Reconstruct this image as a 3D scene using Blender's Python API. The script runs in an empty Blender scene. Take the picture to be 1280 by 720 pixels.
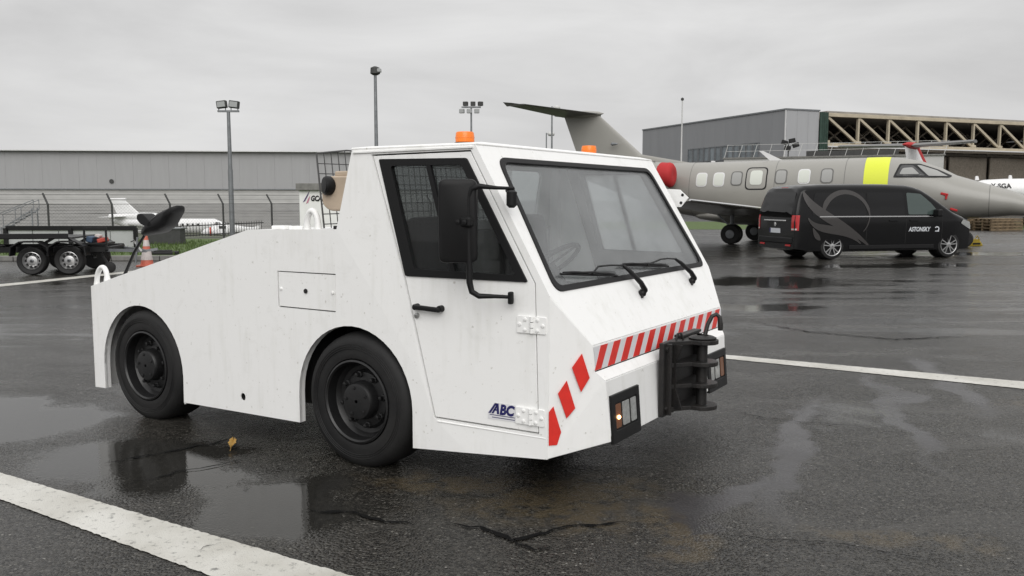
import bpy, bmesh, math, random
from math import sin, cos, pi, radians, atan, sqrt, atan2
from mathutils import Vector, Matrix
from mathutils.geometry import tessellate_polygon

random.seed(7)
sc = bpy.context.scene
COL = sc.collection

# ------------------------------------------------------------------ camera
FPX, HC = 1075.0, 1.5
PITCH = atan(110 / FPX)
cam_d = bpy.data.cameras.new('camera')
cam = bpy.data.objects.new('camera', cam_d)
COL.objects.link(cam)
cam.location = (0, 0, HC)
cam.rotation_euler = (pi / 2 - PITCH, 0, 0)
cam_d.sensor_fit = 'HORIZONTAL'
cam_d.sensor_width = 36
cam_d.lens = 36 * FPX / 1280
cam_d.clip_start = 0.05
cam_d.clip_end = 3000
sc.camera = cam

# ------------------------------------------------------------------ sky, sun, exposure
SUN_DIR = Vector((0.05, -0.78, 0.55)).normalized()
wd = bpy.data.worlds.new('World')
sc.world = wd
wd.use_nodes = True
nt = wd.node_tree
nt.nodes.clear()
N = nt.nodes.new
out = N('ShaderNodeOutputWorld')
bg = N('ShaderNodeBackground')
bg.inputs['Strength'].default_value = 0.1
sky = N('ShaderNodeTexSky')
sky.sky_type = 'NISHITA'
sky.sun_disc = False
sky.sun_elevation = math.asin(SUN_DIR.z)
sky.sun_rotation = atan2(SUN_DIR.x, SUN_DIR.y)
desat = N('ShaderNodeHueSaturation')
desat.inputs['Saturation'].default_value = 0.15
tc = N('ShaderNodeTexCoord')
mp = N('ShaderNodeMapping')
mp.inputs['Scale'].default_value = (1.6, 1.6, 6.0)
n1 = N('ShaderNodeTexNoise')
n1.inputs['Scale'].default_value = 1.5
n1.inputs['Detail'].default_value = 6
n1.inputs['Roughness'].default_value = 0.55
n1.inputs['Distortion'].default_value = 0.4
rmp = N('ShaderNodeValToRGB')
rmp.color_ramp.elements[0].position = 0.30
rmp.color_ramp.elements[0].color = (5.3, 5.27, 5.27, 1)
rmp.color_ramp.elements[1].position = 0.72
rmp.color_ramp.elements[1].color = (7.4, 7.37, 7.34, 1)
sep = N('ShaderNodeSeparateXYZ')
zr = N('ShaderNodeMapRange')          # overcast sky: brighter towards the zenith
zr.inputs['From Min'].default_value = 0.22
zr.inputs['From Max'].default_value = 1.0
zr.inputs['To Min'].default_value = 1.0
zr.inputs['To Max'].default_value = 2.05
mul = N('ShaderNodeVectorMath')
mul.operation = 'SCALE'
mix = N('ShaderNodeMix')
mix.data_type = 'RGBA'
mix.inputs['Factor'].default_value = 0.93
L = nt.links.new
L(tc.outputs['Generated'], mp.inputs['Vector'])
L(mp.outputs['Vector'], n1.inputs['Vector'])
L(n1.outputs['Fac'], rmp.inputs['Fac'])
L(tc.outputs['Generated'], sep.inputs['Vector'])
L(sep.outputs['Z'], zr.inputs['Value'])
L(rmp.outputs['Color'], mul.inputs[0])
L(zr.outputs['Result'], mul.inputs['Scale'])
L(sky.outputs['Color'], desat.inputs['Color'])
L(desat.outputs['Color'], mix.inputs['A'])
L(mul.outputs['Vector'], mix.inputs['B'])
L(mix.outputs['Result'], bg.inputs['Color'])
L(bg.outputs['Background'], out.inputs['Surface'])

sun_d = bpy.data.lights.new('sun', 'SUN')
sun_d.energy = 1.5
sun_d.angle = radians(50)
sun_d.color = (1.0, 0.98, 0.95)
sun = bpy.data.objects.new('sun', sun_d)
COL.objects.link(sun)
sun.rotation_euler = (-SUN_DIR).to_track_quat('-Z', 'Y').to_euler()
sun.location = (0, 0, 30)

vs = sc.view_settings
vs.view_transform = 'Standard'
vs.look = 'None'
vs.gamma = 1
vs.exposure = 0.12
vs.use_curve_mapping = False
sc.cycles.max_bounces = 8
sc.cycles.transparent_max_bounces = 12
sc.cycles.caustics_reflective = False
sc.cycles.caustics_refractive = False


# ------------------------------------------------------------------ placement helpers
def at(x, y, d):
    """world point seen at photo pixel (x, y) at forward distance d"""
    rx, ry, rz = x - 640, FPX * cos(PITCH) - (y - 360) * sin(PITCH), -(FPX * sin(PITCH) + (y - 360) * cos(PITCH))
    t = d / ry
    return Vector((rx * t, d, HC + rz * t))


def gnd(x, y, z=0.0):
    rx, ry, rz = x - 640, FPX * cos(PITCH) - (y - 360) * sin(PITCH), -(FPX * sin(PITCH) + (y - 360) * cos(PITCH))
    t = (z - HC) / rz
    return Vector((rx * t, ry * t, z))


def sstep(a, b, x):
    t = max(0.0, min(1.0, (x - a) / (b - a)))
    return t * t * (3 - 2 * t)


def terrain(x, y):
    """the field behind the left-hand fence lies lower than the apron"""
    return -6.0 * sstep(30, 110, y) * sstep(-4, -16, x)


# ------------------------------------------------------------------ materials
def principled(name):
    m = bpy.data.materials.new(name)
    m.use_nodes = True
    n = m.node_tree.nodes
    return m, n, m.node_tree.links.new, n['Principled BSDF']


def M(name, col, rough=0.5, metal=0.0, var=0.0, scale=6.0, bump=0.0, bscale=80.0, coat=0.0, spec=0.5, dirt=None, dirt_amt=0.0, stretch=(1, 1, 1)):
    m, n, l, b = principled(name)
    b.inputs['Base Color'].default_value = (*col, 1)
    b.inputs['Roughness'].default_value = rough
    b.inputs['Metallic'].default_value = metal
    b.inputs['Coat Weight'].default_value = coat
    b.inputs['Coat Roughness'].default_value = 0.08
    b.inputs['Specular IOR Level'].default_value = spec
    tc = n.new('ShaderNodeTexCoord')
    mp = n.new('ShaderNodeMapping')
    mp.inputs['Scale'].default_value = stretch
    l(tc.outputs['Object'], mp.inputs['Vector'])
    if var or dirt:
        nz = n.new('ShaderNodeTexNoise')
        nz.inputs['Scale'].default_value = scale
        nz.inputs['Detail'].default_value = 7
        nz.inputs['Roughness'].default_value = 0.6
        l(mp.outputs['Vector'], nz.inputs['Vector'])
        r = n.new('ShaderNodeValToRGB')
        d = dirt if dirt else tuple(c * (1 - var) for c in col)
        amt = dirt_amt if dirt else 1.0
        e0, e1 = r.color_ramp.elements
        e0.position, e1.position = 0.3, 0.7
        c2 = tuple(c * (1 - amt) + k * amt for c, k in zip(col, d))
        e0.color = (*c2, 1)
        e1.color = (*(tuple(min(1, c * (1 + var * 0.4)) for c in col) if not dirt else col), 1)
        l(nz.outputs['Fac'], r.inputs['Fac'])
        l(r.outputs['Color'], b.inputs['Base Color'])
        rr = n.new('ShaderNodeMapRange')
        rr.inputs['To Min'].default_value = min(1, rough * 1.35)
        rr.inputs['To Max'].default_value = rough * 0.8
        l(nz.outputs['Fac'], rr.inputs['Value'])
        l(rr.outputs['Result'], b.inputs['Roughness'])
    if bump:
        nb = n.new('ShaderNodeTexNoise')
        nb.inputs['Scale'].default_value = bscale
        nb.inputs['Detail'].default_value = 4
        l(mp.outputs['Vector'], nb.inputs['Vector'])
        bp = n.new('ShaderNodeBump')
        bp.inputs['Strength'].default_value = bump
        bp.inputs['Distance'].default_value = 0.01
        l(nb.outputs['Fac'], bp.inputs['Height'])
        l(bp.outputs['Normal'], b.inputs['Normal'])
    return m


def glass(name, tint, veil=0.0, veilcol=(0.5, 0.5, 0.5), refl=1.0, rough=0.02, translucent=False):
    """thin pane: tinted see-through, fresnel mirror, optional pale veil for dirt, mist and painted-in sheen"""
    m = bpy.data.materials.new(name)
    m.use_nodes = True
    n = m.node_tree.nodes
    l = m.node_tree.links.new
    n.clear()
    o = n.new('ShaderNodeOutputMaterial')
    tr = n.new('ShaderNodeBsdfTransparent')
    tr.inputs['Color'].default_value = (*tint, 1)
    gl = n.new('ShaderNodeBsdfGlossy')
    gl.inputs['Roughness'].default_value = rough
    geo = n.new('ShaderNodeNewGeometry')         # Schlick term, the same from both faces
    dt = n.new('ShaderNodeVectorMath')
    dt.operation = 'DOT_PRODUCT'
    l(geo.outputs['Incoming'], dt.inputs[0])
    l(geo.outputs['Normal'], dt.inputs[1])
    last_ = dt.outputs['Value']
    for op, v in (('ABSOLUTE', None), ('SUBTRACT', 'rev'), ('POWER', 5.0), ('MULTIPLY', 0.95), ('ADD', 0.035 * refl)):
        k = n.new('ShaderNodeMath')
        k.operation = op
        if v == 'rev':
            k.inputs[0].default_value = 1.0
            l(last_, k.inputs[1])
        else:
            l(last_, k.inputs[0])
            if v is not None:
                k.inputs[1].default_value = v
        last_ = k.outputs[0]
    mx = n.new('ShaderNodeMixShader')
    l(last_, mx.inputs[0])
    l(tr.outputs[0], mx.inputs[1])
    l(gl.outputs[0], mx.inputs[2])
    last = mx
    if veil:
        df = n.new('ShaderNodeBsdfTranslucent' if translucent else 'ShaderNodeBsdfDiffuse')
        df.inputs['Color'].default_value = (*veilcol, 1)
        tc = n.new('ShaderNodeTexCoord')
        nz = n.new('ShaderNodeTexNoise')
        nz.inputs['Scale'].default_value = 3.5
        nz.inputs['Detail'].default_value = 8
        l(tc.outputs['Object'], nz.inputs['Vector'])
        mr = n.new('ShaderNodeMapRange')
        mr.inputs['From Min'].default_value = 0.3
        mr.inputs['From Max'].default_value = 0.7
        mr.inputs['To Min'].default_value = veil * 0.6
        mr.inputs['To Max'].default_value = veil * 1.3
        l(nz.outputs['Fac'], mr.inputs['Value'])
        m2 = n.new('ShaderNodeMixShader')
        l(mr.outputs['Result'], m2.inputs[0])
        l(mx.outputs[0], m2.inputs[1])
        l(df.outputs[0], m2.inputs[2])
        last = m2
    l(last.outputs[0], o.inputs['Surface'])
    return m


def emit(name, col, s):
    m, n, l, b = principled(name)
    b.inputs['Base Color'].default_value = (*col, 1)
    b.inputs['Emission Color'].default_value = (*col, 1)
    b.inputs['Emission Strength'].default_value = s
    return m


def white_paint(name):
    """tug paint: white with faint grime streaks running down and dirt specks"""
    m, n, l, b = principled(name)
    tc = n.new('ShaderNodeTexCoord')
    mp = n.new('ShaderNodeMapping')
    mp.inputs['Scale'].default_value = (14, 14, 1.6)
    l(tc.outputs['Object'], mp.inputs['Vector'])
    a = n.new('ShaderNodeTexNoise')
    a.inputs['Scale'].default_value = 1.6
    a.inputs['Detail'].default_value = 6
    l(mp.outputs['Vector'], a.inputs['Vector'])
    c = n.new('ShaderNodeTexNoise')
    c.inputs['Scale'].default_value = 2.3
    c.inputs['Detail'].default_value = 8
    c.inputs['Roughness'].default_value = 0.65
    l(tc.outputs['Object'], c.inputs['Vector'])
    mu = n.new('ShaderNodeMath')
    mu.operation = 'MULTIPLY'
    l(a.outputs['Fac'], mu.inputs[0])
    l(c.outputs['Fac'], mu.inputs[1])
    r = n.new('ShaderNodeValToRGB')
    r.color_ramp.elements[0].position = 0.26
    r.color_ramp.elements[0].color = (0.86, 0.86, 0.85, 1)
    r.color_ramp.elements[1].position = 0.42
    r.color_ramp.elements[1].color = (0.79, 0.79, 0.77, 1)
    l(mu.outputs[0], r.inputs['Fac'])
    sp = n.new('ShaderNodeTexNoise')
    sp.inputs['Scale'].default_value = 38
    sp.inputs['Detail'].default_value = 3
    l(tc.outputs['Object'], sp.inputs['Vector'])
    sr = n.new('ShaderNodeMapRange')
    sr.inputs['From Min'].default_value = 0.68
    sr.inputs['From Max'].default_value = 0.76
    sr.inputs['To Max'].default_value = 0.55
    l(sp.outputs['Fac'], sr.inputs['Value'])
    mx = n.new('ShaderNodeMix')
    mx.data_type = 'RGBA'
    mx.inputs['B'].default_value = (0.42, 0.40, 0.35, 1)
    l(sr.outputs['Result'], mx.inputs['Factor'])
    l(r.outputs['Color'], mx.inputs['A'])
    l(mx.outputs['Result'], b.inputs['Base Color'])
    sf = n.new('ShaderNodeTexNoise')
    sf.inputs['Scale'].default_value = 5.5
    sf.inputs['Detail'].default_value = 12
    sf.inputs['Roughness'].default_value = 0.75
    sf.inputs['Distortion'].default_value = 0.7
    l(tc.outputs['Object'], sf.inputs['Vector'])
    sfr = n.new('ShaderNodeMapRange')
    sfr.inputs['From Min'].default_value = 0.56
    sfr.inputs['From Max'].default_value = 0.74
    sfr.inputs['To Max'].default_value = 0.30
    l(sf.outputs['Fac'], sfr.inputs['Value'])
    mx2 = n.new('ShaderNodeMix')
    mx2.data_type = 'RGBA'
    mx2.inputs['B'].default_value = (0.60, 0.595, 0.565, 1)
    l(sfr.outputs['Result'], mx2.inputs['Factor'])
    l(mx.outputs['Result'], mx2.inputs['A'])
    l(mx2.outputs['Result'], b.inputs['Base Color'])
    rg = n.new('ShaderNodeMapRange')
    rg.inputs['To Min'].default_value = 0.26
    rg.inputs['To Max'].default_value = 0.52
    l(c.outputs['Fac'], rg.inputs['Value'])
    l(rg.outputs['Result'], b.inputs['Roughness'])
    bp = n.new('ShaderNodeBump')
    bp.inputs['Strength'].default_value = 0.14
    bp.inputs['Distance'].default_value = 0.02
    l(c.outputs['Fac'], bp.inputs['Height'])
    l(bp.outputs['Normal'], b.inputs['Normal'])
    return m


def asphalt():
    m, n, l, b = principled('wet_asphalt')
    WARP = []
    tc = n.new('ShaderNodeTexCoord')

    def noise(scale, detail=5, rough=0.55, vec=None, dist=0.0):
        z = n.new('ShaderNodeTexNoise')
        z.inputs['Scale'].default_value = scale
        z.inputs['Detail'].default_value = detail
        z.inputs['Roughness'].default_value = rough
        z.inputs['Distortion'].default_value = dist
        l(vec if vec else tc.outputs['Object'], z.inputs['Vector'])
        return z.outputs['Fac']

    def rng(v, a, c, lo=0.0, hi=1.0):
        r = n.new('ShaderNodeMapRange')
        r.interpolation_type = 'SMOOTHSTEP'
        r.inputs['From Min'].default_value = a
        r.inputs['From Max'].default_value = c
        r.inputs['To Min'].default_value = lo
        r.inputs['To Max'].default_value = hi
        l(v, r.inputs['Value'])
        return r.outputs['Result']

    def math_(op, a, c):
        k = n.new('ShaderNodeMath')
        k.operation = op
        for i, q in enumerate((a, c)):
            if isinstance(q, (int, float)):
                k.inputs[i].default_value = q
            else:
                l(q, k.inputs[i])
        return k.outputs[0]

    def mixc(f, a, c):
        x = n.new('ShaderNodeMix')
        x.data_type = 'RGBA'
        if isinstance(f, float):
            x.inputs['Factor'].default_value = f
        else:
            l(f, x.inputs['Factor'])
        for k, q in (('A', a), ('B', c)):
            if isinstance(q, tuple):
                x.inputs[k].default_value = (*q, 1)
            else:
                l(q, x.inputs[k])
        return x.outputs['Result']

    def blob(cx, cy, rx, ry, rot=0.0):
        """soft ellipse on the ground, warped"""
        mp = n.new('ShaderNodeMapping')
        mp.vector_type = 'TEXTURE'
        mp.inputs['Location'].default_value = (cx, cy, 0)
        mp.inputs['Rotation'].default_value = (0, 0, rot)
        mp.inputs['Scale'].default_value = (rx, ry, 1)
        l(WARP[0] if WARP else tc.outputs['Object'], mp.inputs['Vector'])
        g = n.new('ShaderNodeTexGradient')
        g.gradient_type = 'SPHERICAL'
        l(mp.outputs['Vector'], g.inputs['Vector'])
        return g.outputs['Fac']

    wz = n.new('ShaderNodeTexNoise')          # warped ground coordinates for wet shapes
    wz.inputs['Scale'].default_value = 1.3
    wz.inputs['Detail'].default_value = 5
    l(tc.outputs['Object'], wz.inputs['Vector'])
    wsub = n.new('ShaderNodeVectorMath')
    wsub.operation = 'SUBTRACT'
    l(wz.outputs['Color'], wsub.inputs[0])
    wsub.inputs[1].default_value = (.5, .5, .5)
    wsc = n.new('ShaderNodeVectorMath')
    wsc.operation = 'SCALE'
    wsc.inputs['Scale'].default_value = 0.9
    l(wsub.outputs[0], wsc.inputs[0])
    wadd = n.new('ShaderNodeVectorMath')
    l(tc.outputs['Object'], wadd.inputs[0])
    l(wsc.outputs[0], wadd.inputs[1])
    WARP.append(wadd.outputs[0])
    def voro(scale):
        v = n.new('ShaderNodeTexVoronoi')
        v.inputs['Scale'].default_value = scale
        l(tc.outputs['Object'], v.inputs['Vector'])
        return v
    vg = voro(75)
    vg2 = voro(58)
    fine = noise(85, 3, 0.65)
    grit = noise(38, 3, 0.7)
    med = noise(9, 6, 0.6)
    big = noise(0.55, 5, 0.55, dist=0.6)
    mps = n.new('ShaderNodeMapping')       # run-off streaks
    mps.inputs['Rotation'].default_value = (0, 0, radians(-33))
    mps.inputs['Scale'].default_value = (0.35, 1.6, 1)
    l(wadd.outputs[0], mps.inputs['Vector'])
    streak = noise(0.9, 6, 0.6, mps.outputs['Vector'], 0.8)
    # puddle mask: standing water in the dips
    warp = math_('MULTIPLY', math_('SUBTRACT', noise(1.7, 6, 0.6), 0.5), 0.8)
    blobs = None
    for a in ((-2.05, 4.75, 1.15, 0.75, -0.3), (-1.15, 4.15, 0.75, 0.55, -0.4), (-3.6, 5.8, 1.5, 0.9, -0.3),
              (4.8, 15.8, 2.6, 1.9, 0.2), (8.2, 19.6, 4.5, 1.1, 0.2), (3.4, 12.0, 1.6, 0.9, 0.0),
              (-7.5, 9.5, 3.0, 1.6, 0.1), (12.5, 24.0, 4.0, 1.3, 0.1), (1.75, 9.6, 1.3, 0.5, 0.3)):
        g = blob(*a)
        blobs = g if blobs is None else math_('MAXIMUM', blobs, g)
    pud = rng(math_('ADD', blobs, math_('ADD', warp, math_('MULTIPLY', math_('SUBTRACT', grit, .5), .35))), 0.12, 0.55)
    pud2 = rng(big, 0.60, 0.70, 0.0, 0.75)
    pud = math_('MAXIMUM', pud, pud2)
    mpr = n.new('ShaderNodeMapping')       # wind-drawn wet bands on the open apron
    mpr.inputs['Scale'].default_value = (0.30, 1.9, 1)
    mpr.inputs['Rotation'].default_value = (0, 0, radians(8))
    l(tc.outputs['Object'], mpr.inputs['Vector'])
    band = noise(1.0, 7, 0.65, mpr.outputs['Vector'], 0.5)
    pud3 = math_('MULTIPLY', rng(band, 0.50, 0.58, 0, .85), rng(math_('MAXIMUM', blob(6.5, 13.5, 8.0, 5.5, 0.2), blob(-7, 11, 5, 4, 0)), 0.05, 0.35))
    pud = math_('MAXIMUM', pud, pud3)
    rill = None                              # thin run-off films, filling the texture
    for a in ((1.75, 5.2, 0.16, 1.9, -0.42), (2.75, 6.0, 0.15, 1.9, -0.25), (1.05, 4.1, 0.14, 0.9, -0.7), (3.6, 7.0, 0.2, 1.6, -0.2)):
        g = blob(*a)
        rill = g if rill is None else math_('MAXIMUM', rill, g)
    rill = rng(math_('ADD', rill, math_('MULTIPLY', warp, .5)), 0.10, 0.60, 0, .75)
    # colour: dark binder with lighter stone chips
    sc1 = n.new('ShaderNodeSeparateColor')
    l(vg.outputs['Color'], sc1.inputs['Color'])
    sc2 = n.new('ShaderNodeSeparateColor')
    l(vg2.outputs['Color'], sc2.inputs['Color'])
    c0 = mixc(rng(sc1.outputs['Red'], 0.2, 1.0), (0.012, 0.0114, 0.0100), (0.050, 0.0465, 0.0405))
    c0 = mixc(math_('MULTIPLY', rng(sc1.outputs['Green'], 0.90, 0.95), math_('MULTIPLY', rng(vg.outputs['Distance'], 0.55, 0.35), rng(streak, .38, .62, .25, 1))), c0, (0.15, 0.145, 0.13))
    c0 = mixc(math_('MULTIPLY', rng(sc2.outputs['Green'], 0.955, 0.97), math_('MULTIPLY', rng(vg2.outputs['Distance'], 0.42, 0.30), rng(med, .42, .62, .1, 1))), c0, (0.27, 0.26, 0.235))
    c1 = mixc(rng(med, 0.35, 0.7, 0, 0.4), c0, (0.030, 0.028, 0.024))
    c1 = mixc(rng(streak, 0.50, 0.72, 0, 0.5), c1, (0.062, 0.059, 0.054))
    c1 = mixc(rill, c1, (0.045, 0.043, 0.046))
    brown = math_('MULTIPLY', math_('MAXIMUM', math_('MAXIMUM', blob(0.72, 3.75, 0.20, 0.36, 0.2), math_('MAXIMUM', blob(-0.35, 4.5, 0.6, 0.3, 0.1), blob(0.25, 4.15, 0.9, 0.45, 0.1))), math_('MAXIMUM', blob(1.75, 3.75, 0.7, 0.16, -0.25), blob(4.2, 6.2, 0.8, 0.3, 0.0))), rng(med, 0.3, 0.65))
    c1 = mixc(rng(brown, 0.03, 0.55, 0, 0.65), c1, (0.075, 0.058, 0.034))
    c2 = mixc(math_('MULTIPLY', pud, .8), c1, (0.020, 0.0195, 0.018))
    l(c2, b.inputs['Base Color'])
    # roughness: wet everywhere, mirror-like in the dips
    rdry = math_('ADD', rng(streak, 0.3, 0.75, 0.13, 0.32), math_('MULTIPLY', rill, .08))
    mr = n.new('ShaderNodeMix')
    mr.data_type = 'FLOAT'
    l(pud, mr.inputs['Factor'])
    l(rdry, mr.inputs['A'])
    mr.inputs['B'].default_value = 0.04
    l(mr.outputs['Result'], b.inputs['Roughness'])
    b.inputs['IOR'].default_value = 1.36
    hgt = math_('ADD', math_('MULTIPLY', vg.outputs['Distance'], -0.8), math_('MULTIPLY', grit, 0.7))
    bs = math_('ADD', math_('MULTIPLY', math_('SUBTRACT', 1.0, math_('MAXIMUM', pud, rill)), 0.55), 0.03)
    bp = n.new('ShaderNodeBump')
    bp.inputs['Distance'].default_value = 0.010
    l(hgt, bp.inputs['Height'])
    l(bs, bp.inputs['Strength'])
    l(bp.outputs['Normal'], b.inputs['Normal'])
    return m


def worn_line():
    """road paint with chipped edges and gaps"""
    m, n, l, b = principled('road_paint')
    tc = n.new('ShaderNodeTexCoord')
    z = n.new('ShaderNodeTexNoise')
    z.inputs['Scale'].default_value = 26
    z.inputs['Detail'].default_value = 8
    z.inputs['Roughness'].default_value = 0.7
    l(tc.outputs['Object'], z.inputs['Vector'])
    z2 = n.new('ShaderNodeTexNoise')
    z2.inputs['Scale'].default_value = 2.2
    z2.inputs['Detail'].default_value = 5
    l(tc.outputs['Object'], z2.inputs['Vector'])
    r = n.new('ShaderNodeValToRGB')
    r.color_ramp.elements[0].position = 0.30
    r.color_ramp.elements[0].color = (0.10, 0.10, 0.095, 1)
    r.color_ramp.elements[1].position = 0.44
    r.color_ramp.elements[1].color = (0.62, 0.61, 0.57, 1)
    l(z.outputs['Fac'], r.inputs['Fac'])
    r2 = n.new('ShaderNodeValToRGB')
    r2.color_ramp.elements[0].position = 0.35
    r2.color_ramp.elements[0].color = (0.72, 0.71, 0.68, 1)
    r2.color_ramp.elements[1].position = 0.65
    r2.color_ramp.elements[1].color = (1, 1, 1, 1)
    l(z2.outputs['Fac'], r2.inputs['Fac'])
    mx = n.new('ShaderNodeMix')
    mx.data_type = 'RGBA'
    mx.blend_type = 'MULTIPLY'
    mx.inputs['Factor'].default_value = 1
    l(r.outputs['Color'], mx.inputs['A'])
    l(r2.outputs['Color'], mx.inputs['B'])
    l(mx.outputs['Result'], b.inputs['Base Color'])
    b.inputs['Roughness'].default_value = 0.4
    f = n.new('ShaderNodeTexNoise')
    f.inputs['Scale'].default_value = 170
    l(tc.outputs['Object'], f.inputs['Vector'])
    bp = n.new('ShaderNodeBump')
    bp.inputs['Strength'].default_value = 0.5
    bp.inputs['Distance'].default_value = 0.01
    l(f.outputs['Fac'], bp.inputs['Height'])
    l(bp.outputs['Normal'], b.inputs['Normal'])
    return m


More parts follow.
